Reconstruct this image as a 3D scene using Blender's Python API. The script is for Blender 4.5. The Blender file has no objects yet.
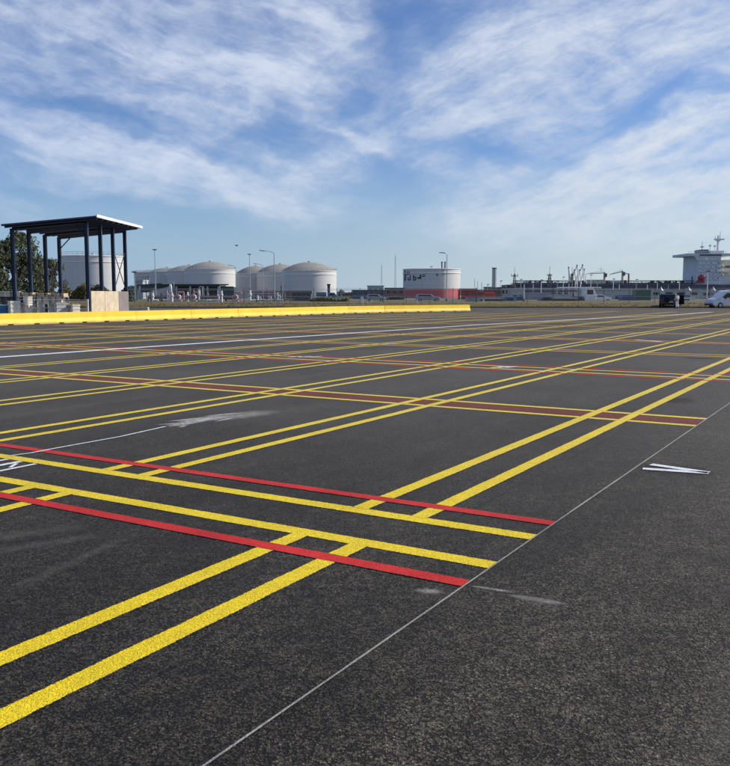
import bpy, bmesh, math, random
from mathutils import Vector, Matrix
random.seed(7)
R = math.radians
scene = bpy.context.scene
COL = scene.collection

# ------------------------------------------------------------------ camera
F, PT, CU, CV, H = 853.384, R(5.9045), 365.0, 383.0, 1.6
cam = bpy.data.cameras.new('camera')
cam.sensor_fit = 'HORIZONTAL'; cam.sensor_width = 36.0
cam.lens = 36.0 * F / 730.0
cam.clip_start = 0.05; cam.clip_end = 8000
co = bpy.data.objects.new('camera', cam); COL.objects.link(co)
co.location = (0, 0, H); co.rotation_euler = (math.pi/2 - PT, 0, 0)
scene.camera = co
scene.view_settings.view_transform = 'Standard'
scene.view_settings.look = 'None'
scene.view_settings.exposure = 0
scene.render.resolution_x = 976; scene.render.resolution_y = 1024

def W(u, v, Y):
    """world point at distance Y ahead that the photograph shows at (u, v)"""
    x = (u-CU)/F; y = -(v-CV)/F
    d = (x, math.cos(PT)+y*math.sin(PT), -math.sin(PT)+y*math.cos(PT))
    t = Y/d[1]
    return Vector((x*t, Y, H+d[2]*t))
def UX(u, Y): return W(u, 295, Y).x
def VZ(v, Y): return W(365, v, Y).z

TH = R(31.13)                       # direction of the long lot lines
AX = Vector((math.sin(TH), math.cos(TH), 0)); BX = Vector((-math.cos(TH), math.sin(TH), 0))
def G(a, b, z=0.0):
    p = AX*a + BX*b
    return Vector((p.x, p.y, z))

# ------------------------------------------------------------------ node helpers
class NT:
    def __init__(s, tree): s.t = tree; s.n = tree.nodes; s.l = tree.links
    def new(s, typ, **kw):
        n = s.n.new(typ)
        for k, v in kw.items(): setattr(n, k, v)
        return n
    def put(s, sock, v):
        if isinstance(v, bpy.types.NodeSocket): s.l.new(v, sock)
        elif v is not None: sock.default_value = v
    def m(s, op, a, b=None, c=None, clamp=False):
        n = s.n.new('ShaderNodeMath'); n.operation = op; n.use_clamp = clamp
        for i, v in enumerate((a, b, c)):
            if v is not None: s.put(n.inputs[i], v)
        return n.outputs[0]
    def noise(s, vec, scale, detail=4, rough=.5, dist=0, lac=2.0):
        n = s.n.new('ShaderNodeTexNoise')
        if vec is not None: s.put(n.inputs['Vector'], vec)
        n.inputs['Scale'].default_value = scale; n.inputs['Detail'].default_value = detail
        n.inputs['Roughness'].default_value = rough; n.inputs['Distortion'].default_value = dist
        n.inputs['Lacunarity'].default_value = lac
        return n.outputs['Fac']
    def ramp(s, f, stops):
        n = s.n.new('ShaderNodeValToRGB'); s.put(n.inputs[0], f)
        e = n.color_ramp.elements
        while len(e) < len(stops): e.new(.5)
        for q, (p, c) in zip(e, stops):
            q.position = p; q.color = (c, c, c, 1) if isinstance(c, (int, float)) else (*c, 1)
        return n.outputs[0]
    def smooth(s, f, lo, hi, a=0., b=1.):
        n = s.n.new('ShaderNodeMapRange'); n.interpolation_type = 'SMOOTHSTEP'
        s.put(n.inputs[0], f)
        for i, v in enumerate((lo, hi, a, b)): s.put(n.inputs[i+1], v)
        return n.outputs[0]
    def mix(s, f, a, b, mode='MIX'):
        n = s.n.new('ShaderNodeMix'); n.data_type = 'RGBA'; n.blend_type = mode
        s.put(n.inputs[0], f)
        s.put(n.inputs[6], (*a, 1) if isinstance(a, tuple) and len(a) == 3 else a)
        s.put(n.inputs[7], (*b, 1) if isinstance(b, tuple) and len(b) == 3 else b)
        return n.outputs[2]
    def comb(s, x, y, z=0.):
        n = s.n.new('ShaderNodeCombineXYZ')
        for i, v in enumerate((x, y, z)): s.put(n.inputs[i], v)
        return n.outputs[0]
    def sep(s, v):
        n = s.n.new('ShaderNodeSeparateXYZ'); s.put(n.inputs[0], v)
        return n.outputs

def new_mat(name):
    m = bpy.data.materials.new(name); m.use_nodes = True
    t = NT(m.node_tree); b = m.node_tree.nodes['Principled BSDF']
    return m, t, b

def pm(name, col, rough=.6, var=.18, scale=1.5, metal=0., bump=0., spec=.4, streak=0.):
    """painted / weathered solid: base colour broken up by noise in object space"""
    m, t, b = new_mat(name)
    tc = t.new('ShaderNodeTexCoord').outputs['Object']
    f = t.noise(tc, scale, 6, .6)
    lo = tuple(c*(1-var) for c in col); hi = tuple(min(1, c*(1+var)) for c in col)
    c = t.mix(t.smooth(f, .3, .7), lo, hi)
    if streak:
        mp = t.new('ShaderNodeMapping'); t.put(mp.inputs[0], tc); mp.inputs['Scale'].default_value = (1.5, 1.5, .12)
        g = t.noise(mp.outputs[0], scale*1.7, 5, .65)
        c = t.mix(t.m('MULTIPLY', t.smooth(g, .5, .75), streak), c, tuple(x*.45 for x in col))
    t.put(b.inputs['Base Color'], c)
    t.put(b.inputs['Roughness'], t.m('ADD', t.m('MULTIPLY', f, .25), rough-.12))
    b.inputs['Metallic'].default_value = metal
    b.inputs['Specular IOR Level'].default_value = spec
    if bump:
        bp = t.new('ShaderNodeBump'); bp.inputs['Strength'].default_value = bump; bp.inputs['Distance'].default_value = .02
        t.put(bp.inputs['Height'], t.noise(tc, scale*8, 5, .6)); t.put(b.inputs['Normal'], bp.outputs[0])
    return m

# ------------------------------------------------------------------ asphalt and paint
def asphalt_nodes(t, b, paint=None, wear=.5, opacity=1.0, dirt=.25, dusty=.30):  # dusty: amount of the far sheen mixed into the paint colour
    pos = t.new('ShaderNodeNewGeometry').outputs['Position']
    vor = t.new('ShaderNodeTexVoronoi'); t.put(vor.inputs['Vector'], pos); vor.inputs['Scale'].default_value = 105
    vor.inputs['Randomness'].default_value = 1
    cell = t.sep(vor.outputs['Color'])[0]
    vo2 = t.new('ShaderNodeTexVoronoi'); t.put(vo2.inputs['Vector'], pos); vo2.inputs['Scale'].default_value = 46
    cell2 = t.sep(vo2.outputs['Color'])[1]
    fine = t.noise(pos, 230, 3, .6)
    mid = t.noise(pos, 26, 4, .65)
    big = t.noise(pos, .33, 5, .6)
    # long faint paver seams and rolled lanes along the lot direction
    mp = t.new('ShaderNodeMapping'); mp.vector_type = 'TEXTURE'
    t.put(mp.inputs[0], pos); mp.inputs['Rotation'].default_value = (0, 0, -TH)
    lv = t.sep(mp.outputs[0])
    strv = t.comb(t.m('MULTIPLY', lv[0], .9), t.m('MULTIPLY', lv[1], .045), 0.)
    lanes = t.noise(strv, 1.0, 5, .6)
    # asphalt colour: warm dark binder, stones of mixed grey, open dark pits
    base = t.ramp(cell, [(0, (.012, .0112, .0102)), (.30, (.026, .0245, .022)), (.62, (.042, .0392, .035)), (.93, (.060, .056, .050)), (.99, (.085, .079, .070)), (1, (.15, .14, .125))])
    wv = t.new('ShaderNodeTexNoise'); t.put(wv.inputs['Vector'], pos); wv.inputs['Scale'].default_value = 60; wv.inputs['Detail'].default_value = 3
    wa = t.new('ShaderNodeVectorMath', operation='MULTIPLY_ADD'); t.put(wa.inputs[0], wv.outputs['Color']); wa.inputs[1].default_value = (.012, .012, 0); t.put(wa.inputs[2], pos)
    vg = t.new('ShaderNodeTexVoronoi'); t.put(vg.inputs['Vector'], wa.outputs[0]); vg.inputs['Scale'].default_value = 74
    open_ = t.smooth(t.noise(pos, 11, 5, .7), .30, .70, .70, .42)
    gap = t.smooth(t.m('SUBTRACT', vg.outputs['Distance'], open_), -.05, .07)
    base = t.mix(t.m('MULTIPLY', t.smooth(fine, .45, .7), .25), base, (.075, .070, .062))
    base = t.mix(t.m('MULTIPLY', t.smooth(cell2, .78, .95), .6), base, (.0085, .0078, .007))
    base = t.mix(t.m('MULTIPLY', gap, .92), base, (.0055, .005, .0045))
    k = t.m('MULTIPLY', t.smooth(mid, .25, .75, .88, 1.28), t.smooth(big, .3, .72, .76, 1.28))
    k = t.m('MULTIPLY', k, t.smooth(lanes, .32, .68, .72, 1.34))
    k = t.m('MULTIPLY', k, t.smooth(t.noise(pos, 2.6, 6, .7), .3, .72, .80, 1.24))
    # the driving lane outside the bays is lighter than the mat under the lines
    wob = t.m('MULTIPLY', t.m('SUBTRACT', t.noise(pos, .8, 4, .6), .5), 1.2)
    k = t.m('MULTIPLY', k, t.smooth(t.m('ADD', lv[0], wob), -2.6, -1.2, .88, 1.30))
    seamd = t.m('ABSOLUTE', t.m('SUBTRACT', t.m('FRACT', t.m('ADD', t.m('DIVIDE', t.m('ADD', lv[0], t.m('MULTIPLY', wob, .04)), 4.1), .12)), .5))
    k = t.m('MULTIPLY', k, t.smooth(seamd, .0015, .006, .62, 1.0))
    v = t.new('ShaderNodeVectorMath', operation='SCALE'); t.put(v.inputs[0], base); t.put(v.inputs['Scale'], k)
    asp = t.mix(1.0, v.outputs[0], (1.25, 1.13, .94), 'MULTIPLY')
    # grazing sheen painted in as paler asphalt further out, plus a patchy film
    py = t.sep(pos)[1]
    far_sheen = t.m('MULTIPLY', t.smooth(py, 2.5, 17), t.smooth(t.noise(pos, .16, 5, .7), .25, .75, .6, 1.3))
    film = t.m('ADD', t.m('MULTIPLY', t.smooth(t.noise(pos, .11, 5, .65), .42, .75), .14), t.m('MULTIPLY', far_sheen, .52), clamp=True)
    asp = t.mix(film, asp, (.150, .135, .116))  # film holds the patchy film and the painted far sheen
    rough = t.m('ADD', t.m('MULTIPLY', cell, .2), .62)
    h = t.m('SUBTRACT', t.m('MULTIPLY', cell, .6), vor.outputs['Distance'])
    h = t.m('ADD', h, t.m('MULTIPLY', fine, .4))
    h = t.m('SUBTRACT', h, t.m('MULTIPLY', gap, 1.3))
    bp = t.new('ShaderNodeBump'); bp.inputs['Distance'].default_value = .006
    bp.inputs['Strength'].default_value = .9 if paint is None else .45
    t.put(bp.inputs['Height'], h); t.put(b.inputs['Normal'], bp.outputs[0])
    b.inputs['Specular IOR Level'].default_value = .20
    if paint is None:
        t.put(b.inputs['Base Color'], asp); t.put(b.inputs['Roughness'], rough); return
    # paint film sits on the stones, misses the deepest pits and scuffs off in patches
    fn = t.noise(pos, 95, 4, .75)
    pits = t.m('MAXIMUM', t.m('MULTIPLY', t.smooth(fn, .54, .66), t.smooth(cell, .8, .3)), t.m('MULTIPLY', gap, t.smooth(t.noise(pos, 5, 5, .7), .45, .8, 0., .55)))
    scuff = t.smooth(t.noise(pos, 4.5, 6, .72), .52, .78)
    grit = t.smooth(t.noise(pos, 170, 3, .7), .50, .64)
    loss = t.m('MAXIMUM', t.m('MULTIPLY', pits, .60), t.m('MULTIPLY', t.m('MULTIPLY', scuff, grit), wear))
    loss = t.m('MAXIMUM', loss, 1-opacity)
    vv = t.sep(t.new('ShaderNodeUVMap').outputs[0])[1]
    edge = t.m('SUBTRACT', .5, t.m('ABSOLUTE', t.m('SUBTRACT', vv, .5)))
    rag = t.m('ADD', t.m('MULTIPLY', t.smooth(t.noise(pos, 48, 4, .75), .35, .7), .06), t.m('MULTIPLY', t.smooth(t.noise(pos, 2.2, 4, .7), .35, .75), .05))
    loss = t.m('MAXIMUM', loss, t.m('LESS_THAN', edge, rag))
    tone = t.smooth(t.noise(pos, 1.3, 5, .7), .25, .75, 1-dirt, 1.06)
    tone = t.m('MULTIPLY', tone, t.smooth(cell, 0, 1, .82, 1.12))
    pv = t.new('ShaderNodeVectorMath', operation='SCALE'); pv.inputs[0].default_value = paint; t.put(pv.inputs['Scale'], tone)
    pc = t.mix(t.m('MULTIPLY', far_sheen, dusty, clamp=True), pv.outputs[0], (.52, .45, .27))  # the same far sheen is mixed into the paint colour
    c = t.mix(loss, pc, asp)
    t.put(b.inputs['Base Color'], c)
    b.inputs['Roughness'].default_value = .68
M = {}
def amat(key, *a, **k):
    m, t, b = new_mat(key); asphalt_nodes(t, b, *a, **k); M[key] = m
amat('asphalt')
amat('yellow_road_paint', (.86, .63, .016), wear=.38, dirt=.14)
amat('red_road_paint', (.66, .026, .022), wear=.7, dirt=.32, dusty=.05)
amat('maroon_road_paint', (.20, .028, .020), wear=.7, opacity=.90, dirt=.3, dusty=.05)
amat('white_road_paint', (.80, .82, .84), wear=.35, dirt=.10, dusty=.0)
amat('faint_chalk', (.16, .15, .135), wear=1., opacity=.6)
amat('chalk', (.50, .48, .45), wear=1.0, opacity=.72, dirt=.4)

def decal_mat(key, col, alpha, nscale, lo, hi, stretch=(1, 1), radial=True):
    m, t, b = new_mat(key)
    uv = t.sep(t.new('ShaderNodeUVMap').outputs[0])
    pos = t.new('ShaderNodeNewGeometry').outputs['Position']
    dx = t.m('MULTIPLY', t.m('SUBTRACT', uv[0], .5), 2); dy = t.m('MULTIPLY', t.m('SUBTRACT', uv[1], .5), 2)
    r = t.m('ADD', t.m('MULTIPLY', dx, dx), t.m('MULTIPLY', dy, dy)) if radial else t.m('MAXIMUM', t.m('POWER', t.m('ABSOLUTE', dy), 2), t.m('POWER', t.m('ABSOLUTE', dx), 4))
    fall = t.m('SUBTRACT', 1., r, clamp=True)
    n = t.noise(t.comb(t.m('MULTIPLY', uv[0], stretch[0]), t.m('MULTIPLY', uv[1], stretch[1]), 0.), nscale, 6, .7)
    g = t.m('MULTIPLY', t.smooth(t.noise(pos, 95, 4, .75), .42, .6), t.smooth(t.noise(pos, 7, 6, .8), .40, .58))
    f = t.smooth(t.m('ADD', n, t.m('MULTIPLY', t.m('SUBTRACT', fall, .5), .55)), lo, hi)
    f = t.m('MULTIPLY', t.m('MULTIPLY', f, fall), t.m('MULTIPLY', t.m('ADD', t.m('MULTIPLY', g, .7), .3), alpha), clamp=True)
    tr = t.new('ShaderNodeBsdfTransparent'); mx = t.new('ShaderNodeMixShader')
    t.put(mx.inputs[0], f); t.l.new(tr.outputs[0], mx.inputs[1]); t.l.new(b.outputs[0], mx.inputs[2])
    t.l.new(mx.outputs[0], m.node_tree.nodes['Material Output'].inputs[0])
    b.inputs['Base Color'].default_value = (*col, 1); b.inputs['Roughness'].default_value = .85
    b.inputs['Specular IOR Level'].default_value = .2
    M[key] = m
decal_mat('spilt_white', (.62, .61, .58), 1.0, 5, .34, .62, (3, 1))
decal_mat('chalk_smear', (.50, .48, .45), .75, 16, .42, .72, (4, 1))
decal_mat('dust_track', (.20, .185, .165), .42, 7, .38, .9, (7, 1.4), radial=False)
decal_mat('dark_ellipse', (.012, .012, .012), .9, 3, .25, .55)
decal_mat('dark_halo', (.018, .019, .02), .55, 3, .25, .6)

# ------------------------------------------------------------------ mesh builder
class MB:
    def __init__(s): s.bm = bmesh.new(); s.uv = None
    def face(s, pts, uvs=None):
        vs = [s.bm.verts.new(p) for p in pts]
        f = s.bm.faces.new(vs)
        if uvs:
            if s.uv is None: s.uv = s.bm.loops.layers.uv.new('UVMap')
            for l, q in zip(f.loops, uvs): l[s.uv].uv = q
        return f
    def box(s, c, d, rz=0., rot=None):
        m = Matrix.Translation(Vector(c)) @ (rot.to_4x4() if rot else Matrix.Rotation(rz, 4, 'Z')) @ Matrix.Diagonal((d[0], d[1], d[2], 1))
        bmesh.ops.create_cube(s.bm, size=1, matrix=m); return s
    def b2(s, x0, x1, y0, y1, z0, z1):
        return s.box(((x0+x1)/2, (y0+y1)/2, (z0+z1)/2), (abs(x1-x0), abs(y1-y0), abs(z1-z0)))
    def cyl(s, c, r, h, n=24, r2=None, axis='Z', caps=True):
        m = Matrix.Translation(Vector(c))
        if axis == 'Y': m = m @ Matrix.Rotation(math.pi/2, 4, 'X')
        if axis == 'X': m = m @ Matrix.Rotation(math.pi/2, 4, 'Y')
        bmesh.ops.create_cone(s.bm, cap_ends=caps, segments=n, radius1=r, radius2=r if r2 is None else r2, depth=h, matrix=m); return s
    def bar(s, p, q, r, n=6, r2=None):
        p, q = Vector(p), Vector(q); d = q-p
        m = Matrix.Translation((p+q)/2) @ d.to_track_quat('Z', 'Y').to_matrix().to_4x4()
        bmesh.ops.create_cone(s.bm, cap_ends=True, segments=n, radius1=r, radius2=r if r2 is None else r2, depth=d.length, matrix=m); return s
    def tube(s, pts, r, n=6):
        for p, q in zip(pts, pts[1:]): s.bar(p, q, r, n)
        return s
    def lathe(s, prof, n=48, c=(0, 0, 0)):
        rings = []
        for r, z in prof:
            if r < 1e-4: rings.append([s.bm.verts.new((c[0], c[1], c[2]+z))])
            else: rings.append([s.bm.verts.new((c[0]+r*math.cos(2*math.pi*i/n), c[1]+r*math.sin(2*math.pi*i/n), c[2]+z)) for i in range(n)])
        for A, B in zip(rings, rings[1:]):
            for i in range(n):
                j = (i+1) % n
                if len(A) == 1: s.bm.faces.new((A[0], B[j], B[i])) if False else s.bm.faces.new((A[0], B[i], B[j]))
                elif len(B) == 1: s.bm.faces.new((A[i], A[j], B[0]))
                else: s.bm.faces.new((A[i], A[j], B[j], B[i]))
        return s
    def prism(s, prof, y0, y1, fn=None):
        """profile in (x, z) swept between y0 and y1"""
        fn = fn or (lambda x, y, z: (x, y, z))
        a = [s.bm.verts.new(fn(x, y0, z)) for x, z in prof]; b = [s.bm.verts.new(fn(x, y1, z)) for x, z in prof]
        s.bm.faces.new(a); s.bm.faces.new(list(reversed(b)))
        n = len(prof)
        for i in range(n):
            j = (i+1) % n; s.bm.faces.new((a[j], a[i], b[i], b[j]))
        return s
    def build(s, name, mat, parent=None, smooth=False, bevel=0., loc=None, seg=2):
        bmesh.ops.recalc_face_normals(s.bm, faces=s.bm.faces)
        me = bpy.data.meshes.new(name); s.bm.to_mesh(me); s.bm.free()
        o = bpy.data.objects.new(name, me); COL.objects.link(o)
        me.materials.append(M[mat] if isinstance(mat, str) else mat)
        if smooth:
            for p in me.polygons: p.use_smooth = True
            try: me.set_sharp_from_angle(angle=R(38))
            except Exception: pass
        if bevel:
            md = o.modifiers.new('bevel', 'BEVEL'); md.width = bevel; md.segments = seg; md.limit_method = 'ANGLE'
        if parent is not None: o.parent = parent
        if loc is not None: o.location = loc
        return o

def thing(name, label, cat, loc=(0, 0, 0), rz=0., group=None):
    o = bpy.data.objects.new(name, None); COL.objects.link(o)
    o.empty_display_size = .2
    o.location = loc; o.rotation_euler = (0, 0, rz); return tag(o, label, cat, group)
def tag(o, label, cat, group=None):
    o['label'] = label; o['category'] = cat
    if group: o['group'] = group
    return o
def structure(o): o['kind'] = 'structure'; return o
def copy_tree(o, parent=None):
    c = o.copy(); COL.objects.link(c)
    if parent is not None: c.parent = parent
    for ch in list(o.children): copy_tree(ch, c)
    return c

# ------------------------------------------------------------------ materials of the things
M['grass'] = None
def grass_mat():
    m, t, b = new_mat('grass')
    pos = t.new('ShaderNodeNewGeometry').outputs['Position']
    n1 = t.noise(pos, .35, 6, .65); n2 = t.noise(pos, 3.5, 6, .7)
    c = t.mix(t.smooth(n1, .35, .65), (.10, .082, .014), (.165, .115, .026))
    c = t.mix(t.m('MULTIPLY', t.smooth(n2, .45, .7), .6), c, (.060, .058, .016))
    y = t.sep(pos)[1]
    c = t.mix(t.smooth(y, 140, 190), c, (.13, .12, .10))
    t.put(b.inputs['Base Color'], c); b.inputs['Roughness'].default_value = .9
    bp = t.new('ShaderNodeBump'); bp.inputs['Distance'].default_value = .12; bp.inputs['Strength'].default_value = .8
    t.put(bp.inputs['Height'], t.noise(pos, 5, 6, .75)); t.put(b.inputs['Normal'], bp.outputs[0])
    M['grass'] = m
grass_mat()
def leaf_mat(key, a, c):
    m, t, b = new_mat(key)
    pos = t.new('ShaderNodeNewGeometry').outputs['Position']
    t.put(b.inputs['Base Color'], t.mix(t.smooth(t.noise(pos, 1.1, 4, .6), .35, .65), a, c))
    b.inputs['Roughness'].default_value = .7; M[key] = m
leaf_mat('leaf_dark', (.018, .030, .012), (.050, .062, .022))
leaf_mat('leaf_olive', (.035, .044, .018), (.085, .085, .032))
leaf_mat('grass_blade', (.10, .095, .026), (.17, .14, .05))

def tank_mat(key, col, low=None, zsplit=0., plate=2.2, ang=10, seam=.24):
    m, t, b = new_mat(key)
    tc = t.new('ShaderNodeTexCoord').outputs['Object']
    x, y, z = t.sep(tc)
    an = t.m('MULTIPLY', t.m('ARCTAN2', y, x), ang)
    row = t.m('FLOOR', t.m('DIVIDE', z, plate))
    fz = t.m('FRACT', t.m('DIVIDE', z, plate))
    fa = t.m('FRACT', t.m('ADD', an, t.m('MULTIPLY', row, .5)))
    line = t.m('MAXIMUM', t.m('LESS_THAN', fz, .06), t.m('LESS_THAN', fa, .035))
    wn = t.new('ShaderNodeTexWhiteNoise'); t.put(wn.inputs['Vector'], t.comb(t.m('FLOOR', t.m('ADD', an, t.m('MULTIPLY', row, .5))), row, 0.))
    mp = t.new('ShaderNodeMapping'); t.put(mp.inputs[0], tc); mp.inputs['Scale'].default_value = (1, 1, .1)
    st = t.noise(mp.outputs[0], .9, 6, .7)
    base = (*col, 1)
    if low:
        base = t.mix(t.m('LESS_THAN', z, zsplit), col, low)
    c = t.mix(t.m('MULTIPLY', line, seam), base, (.25, .24, .22))
    c = t.mix(t.m('MULTIPLY', t.smooth(st, .5, .78), .35), c, (.36, .33, .29))
    c = t.mix(t.m('MULTIPLY', wn.outputs[0], .08), c, (.5, .5, .5))
    t.put(b.inputs['Base Color'], c); b.inputs['Roughness'].default_value = .55; M[key] = m
tank_mat('tank_white', (.545, .545, .53))
tank_mat('tank_cream', (.56, .53, .46))
tank_mat('tank_red_white', (.54, .54, .53), (.52, .065, .075), 3.15, plate=2.1, ang=9)

for k, a in {
 'navy_steel': ((.024, .036, .078), .4), 'roof_white': ((.72, .72, .70), .5), 'roof_under': ((.085, .11, .18), .5),
 'galv': ((.36, .38, .40), .45), 'galv_dark': ((.13, .14, .15), .5), 'concrete': ((.42, .40, .37), .85),
 'plywood': ((.50, .41, .29), .75), 'plywood_shaded': ((.20, .17, .165), .8), 'timber': ((.72, .55, .37), .8), 'timber_pale': ((.66, .60, .47), .75),
 'crate_white': ((.80, .74, .61), .6), 'crate_grey': ((.45, .45, .43), .6), 'carton': ((.60, .42, .28), .8), 'drum_blue': ((.03, .16, .34), .45),
 'dome_grey': ((.29, .28, .25), .7), 'steel_dark': ((.045, .05, .055), .5), 'roof_green': ((.035, .065, .062), .6), 'hedge_teal': ((.022, .055, .058), .7),
 'pink_pipe': ((.42, .22, .23), .55), 'white_paint': ((.80, .80, .79), .45), 'pale_shed': ((.40, .43, .45), .6), 'pale_shed_green': ((.38, .44, .41), .6),
 'blue_shed': ((.09, .13, .22), .6), 'slate': ((.07, .08, .10), .6), 'red_steel': ((.50, .055, .045), .55), 'brick_brown': ((.20, .12, .10), .8),
 'truck_blue': ((.06, .17, .34), .4), 'ship_hull': ((.085, .080, .098), .55), 'ship_deck': ((.16, .11, .10), .7), 'ship_grey': ((.60, .625, .65), .55),
 'ship_dark': ((.12, .14, .17), .5), 'funnel_cream': ((.90, .76, .48), .5), 'lifeboat_red': ((.40, .05, .06), .45), 'crane_cream': ((.58, .52, .40), .55),
 'container_green': ((.035, .11, .07), .5), 'container_grey': ((.32, .35, .38), .55), 'container_blue': ((.05, .10, .22), .5), 'container_rust': ((.27, .10, .06), .6),
 'car_dark': ((.010, .016, .022), .25), 'van_white': ((.66, .68, .70), .3), 'rubber': ((.012, .012, .012), .8), 'glass_dark': ((.014, .018, .022), .08), 'headlight': ((.7, .7, .68), .15), 'tail_red': ((.35, .02, .02), .2),
 'wheel_rim': ((.42, .42, .43), .35), 'kerb': ((.085, .062, .045), .9), 'wire': ((.20, .21, .22), .5), 'black_letter': ((.035, .035, .04), .6), 'red_letter': ((.30, .05, .06), .6),
 'cloth_white': ((.74, .74, .74), .85), 'cloth_grey': ((.30, .31, .34), .85), 'skin_tone': ((.42, .24, .17), .6), 'hair_brown': ((.03, .02, .014), .7),
 'bark': ((.075, .055, .04), .9), 'feather': ((.06, .06, .065), .8), 'plate_red': ((.42, .16, .16), .6),
}.items():
    M[k] = pm(k, a[0], a[1], var=.45 if k == 'ship_hull' else .16, scale=.25 if k == 'ship_hull' else 1.5, streak=.35 if k in ('pale_shed', 'pale_shed_green', 'ship_grey', 'ship_hull', 'plywood', 'plywood_shaded', 'concrete', 'red_steel', 'container_grey', 'container_green') else 0)
M['van_white'].node_tree.nodes['Principled BSDF'].inputs['Coat Weight'].default_value = .5
M['car_dark'].node_tree.nodes['Principled BSDF'].inputs['Coat Weight'].default_value = .6
def barrier_mat():
    m, t, b = new_mat('barrier_yellow')
    tc = t.new('ShaderNodeTexCoord').outputs['Object']; pos = t.new('ShaderNodeNewGeometry').outputs['Position']
    n = t.noise(pos, 1.4, 6, .65); z = t.sep(tc)[2]
    c = t.mix(t.smooth(n, .3, .7), (.74, .485, .010), (.82, .57, .018))
    mp = t.new('ShaderNodeMapping'); t.put(mp.inputs[0], pos); mp.inputs['Scale'].default_value = (2, 2, .15)
    c = t.mix(t.m('MULTIPLY', t.smooth(t.noise(mp.outputs[0], 1.6, 5, .7), .55, .8), .4), c, (.42, .27, .05))
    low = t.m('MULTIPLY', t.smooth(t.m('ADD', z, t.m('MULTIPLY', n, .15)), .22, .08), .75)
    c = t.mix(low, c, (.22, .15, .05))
    t.put(b.inputs['Base Color'], c); b.inputs['Roughness'].default_value = .6
    bp = t.new('ShaderNodeBump'); bp.inputs['Distance'].default_value = .01; bp.inputs['Strength'].default_value = .5
    t.put(bp.inputs['Height'], t.noise(pos, 14, 5, .6)); t.put(b.inputs['Normal'], bp.outputs[0]); M['barrier_yellow'] = m
barrier_mat()

# ------------------------------------------------------------------ the ground
g = MB()
rows = [(-60, -.03), (106.2, -.03), (106.45, .10), (108.2, .36), (110.5, .50), (113, .52), (140, .5), (432, .5)]
xs = [-2500, -600, -250, -120, -80, -60, -45, -30, -15, 0, 15, 30, 45, 60, 80, 120, 250, 600, 2500]
grid = [[g.bm.verts.new((x, y, z + (0 if j < 3 else .06*math.sin(x*.31+j)+.05*math.sin(x*.11)))) for x in xs] for j, (y, z) in enumerate(rows)]
for A, B in zip(grid, grid[1:]):
    for i in range(len(xs)-1): g.bm.faces.new((A[i], A[i+1], B[i+1], B[i]))
ground = structure(g.build('ground', 'grass', smooth=True))
structure(MB().b2(-2500, 2500, 432, 433, -3, .45).build('quay_wall', 'concrete'))
wm, wt, wb = new_mat('sea_water'); wb.inputs['Base Color'].default_value = (.03, .06, .08, 1); wb.inputs['Roughness'].default_value = .12
bp = wt.new('ShaderNodeBump'); bp.inputs['Strength'].default_value = .5
wt.put(bp.inputs['Height'], wt.noise(wt.new('ShaderNodeNewGeometry').outputs['Position'], .5, 5, .6)); wt.put(wb.inputs['Normal'], bp.outputs[0])
w = MB(); w.face([(-6000, 433, -1.2), (6000, 433, -1.2), (6000, 7000, -1.2), (-6000, 7000, -1.2)])
structure(w.build('water', wm))
a = MB(); a.face([(-160, -50, 0), (160, -50, 0), (160, 106.0, 0), (-160, 106.0, 0)])
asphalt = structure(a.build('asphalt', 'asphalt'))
structure(MB().b2(-160, 160, 106.002, 106.19, -.02, .13).build('kerb', 'kerb', bevel=.02))

# grass tufts breaking the edge of the verge (uncountable)
t_ = MB()
for i in range(2600):
    x = random.uniform(-42, 62); y = random.choice((random.uniform(106.4, 108.5), random.uniform(108, 113)))
    z = .10 + (y-106.4)/2*.25 if y < 108.4 else .45
    hgt = random.uniform(.04, .11)*(1.8 if random.random() < .06 else 1); wd = random.uniform(.03, .10); dx = random.uniform(-.12, .12)
    t_.face([(x-wd, y, z), (x+wd, y, z), (x+dx, y+random.uniform(-.1, .1), z+hgt)])
go = t_.build('grass_tufts', 'grass_blade'); go['kind'] = 'stuff'; go['label'] = 'rough olive grass on the low verge along the far edge of the lot'; go['category'] = 'grass'

# ------------------------------------------------------------------ painted markings: parts of the asphalt
def strip(name, p, q, wid, z, mat, label=None, uv=False):
    p, q = Vector(p), Vector(q); d = (q-p).normalized(); n = Vector((-d.y, d.x, 0))*wid/2
    b = MB(); zz = Vector((0, 0, z))
    b.face([p-n+zz, q-n+zz, q+n+zz, p+n+zz], [(0, 0), (1, 0), (1, 1), (0, 1)])
    o = b.build(name, mat, asphalt)
    if label: o['label'] = label
    return o
def skew_strip(name, a0, b0, b1, wid, z, mat, label=None):
    """a cross line at distance a0, ending flush on the chalk line at its right end"""
    b = MB(); e = lambda a: 1.904 - .0033*(a-4)
    b.face([G(a0-wid/2, e(a0-wid/2)+b0, z), G(a0+wid/2, e(a0+wid/2)+b0, z), G(a0+wid/2, b1, z), G(a0-wid/2, b1, z)], [(0, 0), (0, 1), (1, 1), (1, 0)])
    o = b.build(name, mat, asphalt)
    if label: o['label'] = label
    return o
ZM, ZB, ZA, ZR, ZW = .0012, .0022, .0032, .0042, .0052
BMAX = 37.2
def bmax_at(a): return BMAX
AMAX = 84.0
YW, RW = .150, .125
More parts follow.
